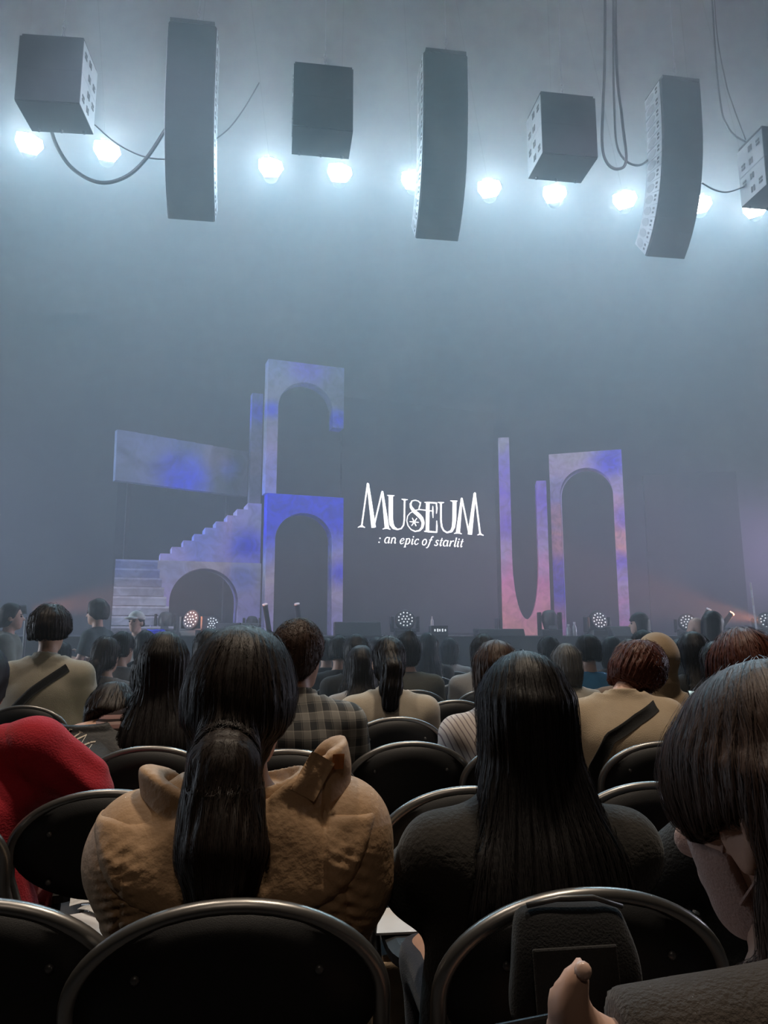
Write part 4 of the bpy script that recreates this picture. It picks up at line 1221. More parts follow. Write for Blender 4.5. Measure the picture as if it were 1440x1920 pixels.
# ---- woman in the tan hooded jacket, nearest row
ps = setup(462, 1190, 1.50, lean=.05, hs=1.04, yaw=8, sw=.165, bw=1.20, bd=1.12)
ps.M = rotm(-26, 5, 0)
ps.E = [tol(ps, 298, 1640, 1.48), tol(ps, 632, 1640, 1.50)]
ps.W = [tol(ps, 330, 1790, 1.82), tol(ps, 600, 1790, 1.84)]
ps.S = [ps.S[0] + np.array([.0, 0, .0]), ps.S[1] + np.array([.012, 0, .012])]
M_tan = mat('tan_nylon', (0.46, 0.29, 0.165), 0.62, spec=.3, noise=.1, nscale=9, bump=.25, bscale=60)
nb = ps.Nb
def tan_top(p):
    d = smin(ps.torso(p, .034), ps.arms(p, .046), .08)
    d = smax(d, ps.pel - .10 - p[2], .02)
    q = [p[0] - nb[0], p[1] - nb[1], p[2] - nb[2]]; ax = [np.abs(q[0]), q[1], q[2]]
    rn = np.sqrt(q[0] ** 2 + q[1] ** 2)
    d = smax(d, q[2] - .015 - np.clip(rn - .09, 0, 1) * 2, .012)
    # drape and gathers along the sleeve seams
    sx = ax[0] - (.190 + .10 * np.clip(-q[2] - .16, 0, .3))
    gz = np.clip((q[2] + .36) / .06, 0, 1) * np.clip((-.03 - q[2]) / .05, 0, 1)
    saw = np.sin(330 * q[2] + 150 * ax[0] + 2.6 * np.sin(37 * q[2] + 9 * q[0])) + .6 * np.sin(210 * q[2] - 60 * ax[0] + 1.5 * np.sin(25 * q[0]))
    d = d + .0021 * np.exp(-(sx / .042) ** 2) * gz * saw
    d = d + .005 * np.exp(-(sx / .004) ** 2) * gz
    d = d + .0045 * wob(p, 11, 1.0) + .002 * wob(p, 27, 2.0)
    d = d + .003 * np.sin(26 * q[0] + 9 * q[2] + 2 * np.sin(8 * q[2])) * np.clip((-.14 - q[2]) / .1, 0, 1)
    return d + .003 * np.exp(-((q[2] + .30 + .04 * np.sin(7 * q[0])) / .004) ** 2)
def tan_hood(p):
    q = [p[0] - nb[0], p[1] - nb[1], p[2] - nb[2]]
    rad = np.sqrt(((q[0] - .012) / 1.62) ** 2 + (q[1] + .015) ** 2) - .108
    zz = q[2] + .025 - .10 * q[0] - .50 * np.abs(q[0]) + .035
    band = np.sqrt(rad ** 2 + np.maximum(np.abs(zz) - .040, 0) ** 2) - .011
    band = smax(band, q[1] - .045, .01)
    pouch = sphere_like(q, (.01, -.115, -.075), (.155, .040, .085))
    pouch = smin(pouch, sphere_like(q, (.01, -.105, -.150), (.10, .035, .05)), .03)
    d = smin(band, pouch, .022)
    d = smin(d, smax(tan_top(p) - .006, np.maximum(-.16 - q[2], q[2] + .02), .01), .02)
    d = smax(d, np.sqrt(q[0] ** 2 + q[1] ** 2 + q[2] ** 2) - .26, .01)
    d = d + .0055 * np.exp(-((np.abs(q[0] - .10) - .05) / .004) ** 2) * (q[2] > -.12) * (q[1] < -.05)
    return d + .005 * wob(p, 26, 4.0) + .0025 * wob(p, 60, 1.0)
tie = ps.H + np.array([-.026, -.058, -.085])
tie2 = ps.H + np.array([-.006, -.036, -.012]); tl = [tie, tie + np.array([-.008, -.034, -.065])]; PXT = ((418, 1440), (416, 1520), (416, 1600), (414, 1670))
for px, py in PXT:
    yl = -.20
    for _ in range(4):
        c3 = tol(ps, px, py, ps.root.y + yl); yl = float(front_y(lambda p: np.minimum(tan_top(p), tan_hood(p)), [c3[0]], [c3[2]])[0]) - .020
    tl.append(np.array([c3[0], yl, c3[2]]))
c3 = tol(ps, 420, 1440, ps.root.y - .115); tl[2] = np.array([c3[0], -.112, c3[2]])
for k in range(3, 6): tl[k][1] = min(tl[k][1], -.125 - .016 * (k - 3))
tr = [.060, .054, .054, .061, .065, .050]
hf0 = hair_fn(ps, 'pony', th=.018, tail=[tie2] + tl, tail_r=[.086] + tr, low=-.03, str_amp=.0010)
hm = hair_mesh(ps, hf0, .0065, lo=ps.H - np.array([.2, .36, .62]), hi=ps.H + np.array([.2, .2, .19]), nstr=4200, flow=flow_pony(ps, tie, tl), steps=26, step=.014, width=.0016, lift=.005)
o = dress(ps, 'woman in a tan hooded nylon jacket with a long black ponytail down her back', hf0, HDK, M_tan, vox=.0062, topfn=tan_top, hair_me=hm, tvox=.0046, short='woman in the tan hooded jacket', topname='jacket')
obj('hood', sdf_mesh('hood', tan_hood, nb - .32, nb + .30, .0062), M_tan, o)
q = [tol(ps, px, py, 1.40) for px, py in ((606, 1418), (566, 1485))]
drape_strip('collar_flap', tan_hood, [(a[0], a[2]) for a in q], .048, M_tan, o, off=.0008, thick=.0016, n=14)
q = [tol(ps, px, py, 1.42) for px, py in ((634, 1412), (632, 1440))]
drape_strip('hood_lining', tan_hood, [(a[0], a[2]) for a in q], .022, mat('orange_lining', (0.50, 0.17, 0.05), .6), o, off=.003, thick=.003, n=8)
# ---- woman with long straight hair, nearest row
ps = setup(978, 1230, 1.55, lean=.05, yaw=8, sw=.178, bw=1.08, bd=1.05, pitch=6)
ps.E = [tol(ps, 782, 1650, 1.56), tol(ps, 1140, 1650, 1.60)]
M_olive = cloth('dark_olive', (0.026, 0.023, 0.020), bump=.3, bscale=120)
tfn = lambda p, ps=ps: ps.top(p, t=.022, fold=.007, ff=17, seed=2.0, hem=ps.pel - .1)
hf0 = hair_fn(ps, 'long', L=.50, th=.013, w=1.12, seed=.4, str_amp=.0010)
hm = hair_mesh(ps, hf0, .007, nstr=4200, flow=flow_long(ps, (.01, .05)), steps=34, step=.015, width=.0017, lift=.004)
dress(ps, 'woman with very long straight black hair over a dark olive jacket', hf0, HB, M_olive, vox=.007, topfn=tfn, hair_me=hm, short='woman with very long straight hair', topname='jacket')

# ---- dark coat next to them, head hidden behind the neighbour
ps = setup(1440, 1245, 1.78, lean=.04, yaw=8, sw=.175, bw=1.1)
ps.E = [tol(ps, 1215, 1660, 1.80), ps.E[1]]
M_coat = cloth('charcoal', (0.022, 0.024, 0.027), bump=.4, bscale=150)
dress(ps, 'person in a charcoal coat, mostly hidden behind the brown-haired neighbour', hair_fn(ps, 'short', th=.016), HB, M_coat, vox=.011, topkw=dict(t=.022, fold=.006, ff=18, hem=ps.pel - .1), short='person in the charcoal coat', topname='coat')

# ---- neighbour at the edge, bowed over her hands
ps = setup(1436, 1268, .78, lean=.16, yaw=6, hs=1.0, sw=.165)
ps.M = rotm(26, 14, -3)
ps.W = [tol(ps, 1135, 1990, .60), tol(ps, 1320, 2200, .62)]
ps.E = [tol(ps, 1640, 1945, .60), ps.E[1]]
wr = ps.W[0]
def hand3(p):
    # left hand: thumb up, fingers closed around the phone
    T0 = tol(ps, 1088, 1960, .60); T1 = tol(ps, 1066, 1884, .585); T2 = tol(ps, 1075, 1846, .58); T3 = tol(ps, 1089, 1818, .58)
    d = chain(p, [T0, T1, T2, T3], [.022, .0150, .0098, .0085], .006)
    d = smin(d, chain(p, [wr, T0], [.026, .024], .01), .012)
    for k in range(4):
        b0 = tol(ps, 1085 - 4 * k, 1985 + 24 * k, .605); b1 = tol(ps, 1020 - 2 * k, 1995 + 22 * k, .63); b2 = tol(ps, 1000, 1990 + 22 * k, .67); b3 = tol(ps, 1040, 1990 + 22 * k, .685)
        d = smin(d, chain(p, [T0, b0, b1, b2, b3], [.018, .0105, .0098, .009, .0075], .006), .005)
    return d
def body3(p):
    d = smin(ps.torso(p, -.012), ps.arms(p, -.006), .04); d = smin(d, ps.neck_d(p), .03)
    d = smin(d, head_sdf(tolocal(p, ps.H, ps.M), ps.hs), .02)
    d = smin(d, hand3(p), .004)
    ql = tolocal(p, ps.H, ps.M)
    d = smin(d, chain(ql, [(-.076, .010, .010), (-.086, -.002, .028), (-.094, -.020, .022), (-.094, -.028, -.004), (-.086, -.018, -.030), (-.078, -.006, -.042)], [.005, .006, .006, .006, .006, .007], .006), .006)
    r_ = hand_sdf(p, ps.W[1], ps.W[1] - ps.E[1], (0, 0, 1), 1, .7); d = smin(d, r_, .01)
    d = smin(d, ps.legs_d(p, -.006), .04); return smin(d, ps.feet(p, -.006), .02)
ps.body = body3
M_fuzz = cloth('brown_fuzzy', (0.042, 0.033, 0.027), bump=.4, bscale=260, noise=.4)
def top3(p):
    d = ps.top(p, t=.010, fold=.004, ff=22, seed=4.0)
    v = ps.W[0] - ps.E[0]; v = v / np.linalg.norm(v)
    pr = sum((p[j] - ps.W[0][j]) * v[j] for j in range(3)) + .012
    near = np.sqrt(sum((p[j] - ps.W[0][j]) ** 2 for j in range(3))) < .16
    return np.where(near, smax(d, pr, .006), d)
hf0 = hair_fn(ps, 'long', L=.40, th=.014, w=.95, seed=1.4, str_amp=.0010, side=.03, low=-.09, tuck=True)
hf1 = hf0
def hf0(p):
    q = tolocal(p, ps.H, ps.M)
    b_ = sphere_like(q, (-.046, .042, .030), (.034, .046, .056)) + .0012 * np.sin(300 * q[1] + 60 * q[2])
    h_ = smin(hf1(p), smax(b_, (.004 - .25 * (q[1] + .02)) - q[2], .01), .02)
    k0 = ps.H + ps.M @ np.array([-.050, -.062, .01])
    l_ = chain(p, [k0, k0 + np.array([.0, -.004, -.10]), k0 + np.array([-.004, -.010, -.20]), k0 + np.array([.0, -.030, -.34])], [.040, .043, .046, .034], .02)
    l_ = l_ + .0012 * (np.sin(330 * p[0] + 3 * np.sin(16 * p[2])) + np.sin(230 * p[1]))
    return smin(h_, l_, .025)
hm = hair_mesh(ps, hf0, .006, nstr=5200, flow=flow_long(ps, (0, .03)), steps=34, step=.013, width=.0012, lift=.005)
o = dress(ps, 'brown-haired neighbour close to the camera wearing a pale face mask, thumb raised', hf0, HBR, M_fuzz, vox=.0075, topfn=top3, hair_me=hm, short='brown-haired neighbour close to the camera', topname='sweater')
mask(ps, o, vox=.005)
nail = tol(ps, 1093, 1820, .5735)
MB().lathe([(.0055, -.001), (.0062, .001), (.003, .0025)], nail, axis=(tol(ps, 1093, 1820, .5) - nail), seg=12).build('thumb_nail', mat('nail', (.62, .42, .34), .3), o, True)
# the phone in that hand
ph = MB(); c_ = P(1020, 2130, .64)
ph.box((0, 0, 0), (.075, .008, .15)); po = ph.build('smartphone', mat('phone_black', (.01, .01, .011), .25), bevel=.003); po.location = c_; po.rotation_euler = (R(-25), 0, R(20))
tag(po, 'dark smartphone held in the raised hand of the close neighbour', 'phone')

# ---- red hoodie at the left edge
ps = setup(-42, 1212, 2.25, lean=.14, yaw=8, sw=.185, bw=1.15, hunch=.05, pitch=12)
ps.S[1] = tol(ps, 66, 1398, 2.18); ps.E = [ps.E[0], tol(ps, 158, 1475, 2.24)]; ps.W = [ps.W[0], tol(ps, 62, 1555, 2.42)]
M_red = cloth('red', (0.42, 0.018, 0.032), bump=.3, bscale=200)
nbr = ps.Nb
def red_top(p, ps=ps, nb=nbr):
    d = smin(ps.torso(p, .022), ps.arms(p, .026), .07); d = smax(d, ps.pel - .12 - p[2], .02)
    q = [p[0] - nb[0], p[1] - nb[1], p[2] - nb[2]]
    hood = sphere_like(q, (.05, -.070, -.02), (.150, .065, .060)); hood = smax(hood, -sphere_like(q, (.03, -.03, .055), (.12, .06, .055)), .012)
    d = smax(d, p[2] - nb[2] - .02 - np.clip(np.sqrt(q[0] ** 2 + q[1] ** 2) - .09, 0, 1) * 2, .012); d = smin(d, hood, .018)
    
    e = ps.E[1]; re_ = np.sqrt((p[0] - e[0]) ** 2 + (p[1] - e[1]) ** 2 + (p[2] - e[2]) ** 2)
    d = d + .007 * np.exp(-(re_ / .12) ** 2) * np.sin(75 * (p[2] + .6 * p[0]) + 2 * np.sin(20 * p[0]))
    sm = np.abs((p[0] - ps.S[1][0]) + .5 * (p[2] - ps.S[1][2]) + .045); d = d + .004 * np.exp(-(sm / .005) ** 2)
    return d + .010 * wob(p, 12, 5.0) + .005 * wob(p, 28, 3.0)
dress(ps, 'person in a bright red hoodie leaning forward at the edge of the frame', hair_fn(ps, 'short', th=.018), HB, M_red, vox=.009, topfn=red_top, short='person in the red hoodie', topname='hoodie', leg_m=cloth('red_dark', (0.30, 0.014, 0.024)))

# ---- hunched person in the black jacket with white lettering
ps = setup(212, 1290, 3.08, lean=.30, hx=.13, yaw=4)
nbk = ps.H + np.array([-.06, -.12, -.02]); r0 = ps.root; H0 = ps.H
ps = Pose(H0, sw=.18, bw=1.2, bd=1.15, hunch=.06, pitch=50, neck=nbk); ps.root = r0; ps.yaw = R(4)
M_blkj = cloth('black_satin', (0.015, 0.015, 0.016), rough=.5, bump=.2, bscale=60)
jt = lambda p, ps=ps: ps.top(p, t=.026, fold=.009, ff=16, seed=6.0, hem=ps.pel - .06)
o = dress(ps, 'hunched person in a black jacket with white lettering across the back', hair_fn(ps, 'short', th=.02, vol=1.05), HDK, M_blkj, vox=.009, topfn=jt, nstr=700, short='hunched person in the lettered jacket', topname='jacket')
M_lett = cloth('white_print', (0.72, 0.66, 0.56), noise=.2)
def backstroke(pts, w_):
    q = []
    for x, y in pts:
        Yd = 2.78
        for _ in range(4):
            a_ = tol(ps, 60 + x / 9.0, 1320 + y / 9.0, Yd); yl = float(front_y(jt, [a_[0]], [a_[2]])[0]); Yd = .5 * Yd + .5 * min(ps.root.y + yl, 3.1)
        q.append(a_)
    drape_strip('lettering', jt, [(a[0], a[2]) for a in q], w_ / 9.0 / F * 2.8, M_lett, o, off=.002, thick=.002, n=max(6, 4 * len(pts)), nw=3)
for pts, w_ in [([(190, 340), (215, 370), (225, 335)], 14), ([(385, 380), (350, 330), (300, 345), (270, 400), (300, 425), (350, 410)], 18), ([(370, 475), (440, 440), (470, 425)], 22), ([(420, 410), (480, 400)], 12),
                ([(440, 480), (520, 420), (575, 415), (520, 445)], 14), ([(480, 555), (560, 490), (640, 430)], 20), ([(610, 430), (660, 440)], 12), ([(555, 680), (640, 620), (700, 560), (800, 485)], 30), ([(770, 470), (830, 495)], 14),
                ([(600, 715), (680, 650), (760, 590), (830, 560)], 34), ([(575, 710), (630, 730)], 12), ([(830, 560), (910, 520)], 26), ([(905, 525), (740, 810)], 10), ([(740, 810), (850, 700), (970, 655)], 34), ([(960, 650), (1060, 640)], 24), ([(1000, 685), (880, 865)], 10)]:
    backstroke(pts, w_)

# ---- striped sweater, long black hair
ps = setup(312, 1189, 3.05, lean=.05, yaw=8, sw=.17)
M_str = patmat('cloth_stripes', 'stripe', [(0.030, 0.020, 0.020), (0.28, 0.17, 0.16), 30.0, (0.42, 0.30, 0.28)])
ps.E = [tol(ps, 205, 1440, 3.0), ps.E[1]]
hf0 = hair_fn(ps, 'long', L=.46, th=.014, w=1.12, seed=2.2)
hm = hair_mesh(ps, hf0, .011, nstr=1500, flow=flow_long(ps), steps=26, step=.02, width=.003)
dress(ps, 'girl with long black hair in a dark pink-striped knit sweater', hf0, HB, M_str, vox=.011, hair_me=hm, topkw=dict(t=.02, fold=.005, ff=20, hem=ps.pel - .05), short='girl in the striped sweater', topname='sweater')

# ---- plaid shirt, hair pinned up
ps = setup(563, 1171, 2.98, lean=.05, yaw=0, sw=.182, bw=1.1)
ps.M = rotm(-34, 8, 0)
M_pl = patmat('cloth_plaid', 'plaid', [(0.055, 0.058, 0.062), (0.42, 0.40, 0.36)])
hf0 = hair_fn(ps, 'bun', th=.016, vol=1.04, bun=(.02, -.03, .105), str_amp=.0022)
hm = hair_mesh(ps, hf0, .0095, nstr=900, flow=lambda p, H=ps.H: [-(p[0] - H[0]), -(p[1] - H[1]) - .05, .12 - (p[2] - H[2]) * .3], steps=12, step=.012, width=.003)
o = dress(ps, 'woman with pinned-up brown hair in a grey plaid shirt', hf0, HBR, M_pl, vox=.010, hair_me=hm, topkw=dict(t=.022, fold=.006, ff=18, hem=ps.pel - .08), topfn=lambda p, ps=ps: smin(ps.top(p, t=.022, fold=.006, ff=18, hem=ps.pel - .08), ps.collar(p, .066, .008, .022), .008), short='woman in the plaid shirt', topname='shirt')

# ---- cream top, ponytail
ps = setup(728, 1195, 3.98, lean=.05, yaw=8, sw=.182, bw=1.15)
M_cream = cloth('cream', (0.44, 0.38, 0.30)); M_cream2 = cloth('cream_light', (0.55, 0.48, 0.38)); M_white = cloth('white', (0.58, 0.55, 0.52))
tie = ps.H + np.array([0, -.105, .035]); tl = [tie, tie + np.array([0, -.045, -.06]), tie + np.array([-.01, -.05, -.15]), tie + np.array([-.012, -.045, -.23])]
hf0 = hair_fn(ps, 'pony', th=.012, tail=tl, tail_r=[.028, .048, .052, .040])
hm = hair_mesh(ps, hf0, .011, nstr=900, flow=flow_pony(ps, tie, tl), steps=16, step=.016, width=.003)
dress(ps, 'woman with a high black ponytail in a cream top, seated mid-audience', hf0, HB, M_cream, vox=.011, hair_me=hm, topfn=lambda p, ps=ps: smin(ps.top(p, t=.018, fold=.005, ff=18), ps.collar(p, .062, .008, .02), .008), short='ponytailed woman in the cream top')

# ---- red-brown hair, beige tee with a black strap, mask, head bowed
ps = setup(1192, 1212, 3.28, lean=.16, yaw=2, sw=.185, bw=1.18, hunch=.04, hx=.06)
ps.M = rotm(-42, 40, 14); ps.Nb = ps.H + np.array([-.115, -.105, -.075]); nbk = ps.Nb
Mh = ps.M; r0 = ps.root
ps = Pose(ps.H, sw=.185, bw=1.18, bd=1.1, hunch=.04, neck=nbk); ps.M = Mh; ps.root = r0; ps.yaw = R(2)
M_beige = cloth('beige', (0.42, 0.33, 0.23)); M_strap = cloth('strap_black', (0.012, 0.012, 0.012))
tf = lambda p, ps=ps: smin(ps.top(p, t=.022, fold=.008, ff=13, seed=3.0, sleeve='short'), ps.collar(p, .062, .009, .012), .01)
hf0 = hair_fn(ps, 'short', th=.024, vol=1.05, low=-.09, str_amp=.003)
hm = hair_mesh(ps, hf0, .0095, nstr=1300, flow=lambda p, H=ps.H: [(p[0] - H[0]) * 6, (p[1] - H[1]) * 6, -.5 + 0 * p[2]], steps=10, step=.012, width=.0035, lift=.008)
o = dress(ps, 'person with red-brown hair and face mask, beige tee, black strap across the back', hf0, HRD, M_beige, vox=.010, hair_me=hm, topfn=tf, short='person in the beige tee', topname='tee')
mask(ps, o)
z0 = ps.Nb[2]
drape_strip('bag_strap', tf, [(ps.Nb[0] + .11, z0 - .025), (ps.Nb[0] + .01, z0 - .07), (ps.Nb[0] - .11, z0 - .14), (ps.Nb[0] - .17, z0 - .26), (ps.Nb[0] - .175, z0 - .36)], .042, M_strap, o)

# ---- white pin-striped sleeve, brown hair
ps = setup(928, 1204, 3.20, lean=.08, yaw=10, sw=.175, bw=1.05)
M_pin = patmat('cloth_pin', 'pin', [(0.52, 0.47, 0.44), (0.22, 0.18, 0.19), 46.0, .5])
ps.E = [tol(ps, 845, 1425, 3.25), ps.E[1]]
dress(ps, 'brown-haired person in a pale pin-striped shirt behind the long-haired woman', hair_fn(ps, 'long', L=.34, th=.014, w=.95), HBR, M_pin, vox=.011, nstr=900, topkw=dict(t=.022, fold=.006, ff=20), short='person in the pin-striped shirt', topname='shirt')

# ---- hooded beige sweatshirt holding a lit phone
ps = setup(1228, 1196, 4.05, lean=.08, yaw=4, sw=.18, bw=1.1)
def hood_top(p, ps=ps):
    d = ps.top(p, t=.022, fold=.006, ff=18)
    q = tolocal(p, ps.H, ps.M)
    h = sphere_like(q, (0, -.015, .03), (.112, .125, .128)); h = smin(h, sphere_like(q, (0, -.03, -.10), (.10, .10, .08)), .04); h = smax(h, q[1] - .055, .015)
    return smin(d, h + .003 * wob(p, 40), .03)
dress(ps, 'person with a beige hood pulled over the head, beside a lit phone', None, None, cloth('hood_beige', (0.30, 0.22, 0.14)), vox=.011, topfn=hood_top, short='person with the beige hood', topname='hoodie')
ph = MB(); ph.box((0, 0, 0), (.078, .008, .16)); po = ph.build('lit_phone', mat('phone_black2', (.02, .02, .022), .3), bevel=.003); po.location = P(1312, 1322, 3.75); po.rotation_euler = (R(-38), R(6), R(12))
s_ = MB().box((0, -.0045, 0), (.070, .001, .150)).build('phone_screen', mat('phone_screen', (.2, .3, .3), .3, emit=(.62, .80, .80), estr=1.1), po)
for k in range(6):
    MB().box((-.012 + .006 * (k % 2), -.0054, .055 - .02 * k), (.038 - .008 * (k % 3), .0006, .006)).build('screen_line', mat('screen_text', (.1, .2, .25), .5), po)
tag(po, 'lit smartphone with a pale screen held among the seats', 'phone')

# ---- dark red-brown hair at the right edge
ps = setup(1388, 1196, 2.62, lean=.06, yaw=8, sw=.175)
hf0 = hair_fn(ps, 'bob', th=.024, vol=1.08, w=1.1, str_amp=.003)
hm = hair_mesh(ps, hf0, .010, nstr=1500, flow=flow_long(ps), steps=14, step=.014, width=.003, lift=.008)
dress(ps, 'person with messy dark red hair just beyond the close neighbour', hf0, HRD, cloth('brown_dark', (0.05, 0.035, 0.03)), vox=.011, hair_me=hm, short='person with messy dark red hair')

# ---- man in a cream shirt with a black strap
ps = setup(98, 1143, 4.55, lean=.05, yaw=2, sw=.20, bw=1.25, hs=1.06)
tf = lambda p, ps=ps: smin(ps.top(p, t=.022, fold=.008, ff=13, seed=1.0, hem=ps.pel - .1), ps.collar(p, .068, .010, .024), .01)
o = dress(ps, 'man in a loose cream shirt with a black strap across his back', hair_fn(ps, 'short', th=.026, vol=1.06, low=-.035, str_amp=.003), HDK, cloth('cream_shirt', (0.46, 0.42, 0.34)), vox=.012, nstr=700, topfn=tf, short='man in the cream shirt', topname='shirt')
z0 = ps.Nb[2]
drape_strip('bag_strap', tf, [(ps.Nb[0] + .155, z0 - .035), (ps.Nb[0] - .02, z0 - .17), (ps.Nb[0] - .17, z0 - .32)], .05, M_strap, o)

# ---- standing people by the stage
def standing(px, top, Y, yaw, label, hair, hm_, topm, hs=1.0, topkw=None, vox=.014, **kw):
    Hw = P(px, top, Y); z = Hw.z - .128 * hs
    ps = setup(px, top, Y, lean=kw.pop('lean', .03), yaw=yaw, hs=hs, pel=(z + .128) * .53, legs='stand', **kw)
    ps.W = kw.get('Wr') or [ps.E[0] + np.array([.03, .16, -.12]), ps.E[1] + np.array([-.03, .16, -.12])]
    return ps
ps = standing(25, 1132, 7.2, -72, '', None, None, None)
tie = ps.H + np.array([0, -.10, .02]); tl = [tie, tie + np.array([0, -.05, -.08]), tie + np.array([0, -.05, -.24])]
o = dress(ps, 'standing woman with a low ponytail in a grey-green jacket, seen in profile', hair_fn(ps, 'pony', th=.012, tail=tl, tail_r=[.025, .035, .02]), HB, cloth('grey_green', (0.16, 0.16, 0.13)), vox=.014, seat=False, topkw=dict(t=.03, fold=.008, ff=15), topname='jacket'); eyes(ps, o)
ps = standing(182, 1128, 8.0, 78, '', None, None, None)
ps.E = [ps.S[0] + np.array([-.05, .06, -.25]), ps.S[1] + np.array([.05, .06, -.25])]; ps.W = [ps.E[0] + np.array([.05, .22, .06]), ps.E[1] + np.array([-.05, .22, .08])]
o = dress(ps, 'standing young man in a dark tee, profile view, hands held up before him', hair_fn(ps, 'short', th=.028, vol=1.05, low=-.06), HDK, cloth('dark_teal', (0.045, 0.06, 0.065)), vox=.014, seat=False, topkw=dict(t=.016, sleeve='short')); eyes(ps, o)
ps = standing(256, 1146, 8.9, 165, '', None, None, None)
o = dress(ps, 'standing man in a white cap and white tee by the front steps', hair_fn(ps, 'short', th=.010, low=-.05), HB, M_white, vox=.014, seat=False, topkw=dict(t=.016, sleeve='short')); eyes(ps, o)
def cap_obj(ps, o, m, peak=1.0, vox=.010):
    fn = lambda p: (lambda q: smin(smax(sphere_like(q, (0, -.01, .035), (.094, .112, .102)), .030 - q[2] + .1 * q[1], .006), smax(sphere_like(q, (0, .105 * peak, .045), (.075, .085, .016)), .02 - q[1], .005), .006))(tolocal(p, ps.H, ps.M))
    obj('cap', sdf_mesh('cap', fn, ps.H - .23, ps.H + .24, vox), m, o)
cap_obj(ps, o, cloth('cap_white', (0.62, 0.60, 0.57)))
ps = standing(1196, 1150, 8.9, 80, '', None, None, None)
o = dress(ps, 'standing person in a dark knit hat and black top, profile near the painted arch', hair_fn(ps, 'long', L=.42, th=.016), HB, M_blackc, vox=.014, seat=False); eyes(ps, o); cap_obj(ps, o, M_blackc, .2)
ps = standing(1303, 1156, 8.2, 30, '', None, None, None)
o = dress(ps, 'standing person with very short pale hair in a dark top', None, None, M_blackc, vox=.014, seat=False)
ps = standing(1336, 1148, 6.9, -20, '', None, None, None)
ps.M = rotm(-30, 12, 0)
dress(ps, 'standing person with dark hair in a dark padded jacket facing the stage', hair_fn(ps, 'bob', th=.016), HB, cloth('padded_dark', (0.03, 0.035, 0.035)), vox=.014, seat=False, topkw=dict(t=.035, fold=.008, ff=40), topname='jacket')

# ---- rows further off
GT = lambda n, c: cloth('far_' + n, c)
FAR = [
 (203, 1196, 5.65, 'pony', HDK, GT('grey', (.15, .14, .14)), 'girl with glasses and a low ponytail in a grey top', -20),
 (232, 1186, 6.4, 'short', HB, GT('darkgrey', (.10, .095, .095)), 'short-haired man in a dark grey top beside the girl with glasses', -30),
 (274, 1184, 7.2, 'bob', HB, GT('black1', (.03, .03, .03)), 'dark bobbed head just below the man in the white cap', 0),
 (288, 1222, 4.0, 'bob', HB, GT('lime', (.42, .58, .08)), 'person in a lime green tee behind the girl with stripes', 0),
 (114, 1204, 7.2, 'short', HB, GT('slate', (.07, .075, .085)), 'person in a slate top behind the man in the cream shirt', 20),
 (394, 1181, 4.85, 'long', HB, GT('black2', (.028, .028, .03)), 'long-haired person in black behind the tan-jacketed woman', 0),
 (612, 1198, 7.2, 'short', HDK, GT('black3', (.025, .027, .028)), 'dark-haired man in black, half hidden by another dark head', 0),
 (636, 1194, 6.4, 'short', HB, GT('black4', (.022, .022, .024)), 'short-haired man in black two heads from the ponytailed woman', 0),
 (668, 1192, 5.65, 'long', HB, GT('black5', (.03, .03, .03)), 'long-haired person in black behind the grey-topped girl', 0),
 (677, 1212, 4.85, 'long', HB, GT('greywhite', (.34, .32, .31)), 'long-haired girl in a light grey top left of the ponytailed woman', 6),
 (706, 1196, 8.0, 'short', HDK, GT('black6', (.03, .03, .03)), 'small dark head peeping above the ponytailed woman', 0),
 (764, 1190, 5.65, 'bun', HB, GT('olive', (.10, .095, .07)), 'person with a top bun in an olive shirt', 0),
 (802, 1188, 7.2, 'long', HB, GT('darkbrown', (.05, .04, .035)), 'person with long straight hair beside the top bun', 0),
 (842, 1197, 8.0, 'bob', HB, GT('offwhite', (.50, .46, .42)), 'bobbed person in an off-white top beside the empty chairs', 0),
 (906, 1191, 5.65, 'bob', HDK, GT('whitestripe', (.50, .48, .46)), 'bobbed person in a white shirt behind the pin-striped shirt', -10),
 (1028, 1195, 6.4, 'short', HB, GT('greybrown', (.14, .12, .11)), 'short-haired man seated behind the grey-haired person', 0),
 (1060, 1209, 4.85, 'bob', HGY, GT('cream3', (.46, .42, .36)), 'grey-haired person in a cream top', 0),
 (1100, 1192, 5.65, 'short', HB, GT('blue', (.03, .17, .34)), 'man in a dark cap and a blue tee', 0),
 (1144, 1195, 6.4, 'bob', HB, GT('brown2', (.09, .06, .05)), 'round dark bob beside the man in the blue tee', 0),
 (1205, 1184, 5.65, 'short', HB, GT('black7', (.03, .03, .032)), 'dark head above the beige hood', 0),
 (1178, 1202, 4.85, 'bob', HBR, GT('tan2', (.25, .17, .12)), 'light brown head next to the beige hood', 0),
 (1272, 1201, 6.4, 'long', HB, GT('taupe', (.36, .31, .25)), 'long-haired person in a taupe top behind the lit phone', -6),
 (1296, 1186, 4.85, 'long', HB, GT('black8', (.025, .025, .025)), 'tall long-haired person in black behind the taupe top', 0),
 (1318, 1213, 5.65, 'short', HB, GT('navy', (.06, .06, .10)), 'man with glasses in a navy shirt near the messy red hair', -50),
 (1342, 1204, 4.0, 'bob', HB, GT('black9', (.03, .028, .028)), 'dark bob touching the messy dark red hair', 0),
 (1432, 1194, 4.85, 'bob', HGY, GT('grey4', (.2, .2, .2)), 'greying head at the very edge of the frame', 0),
]
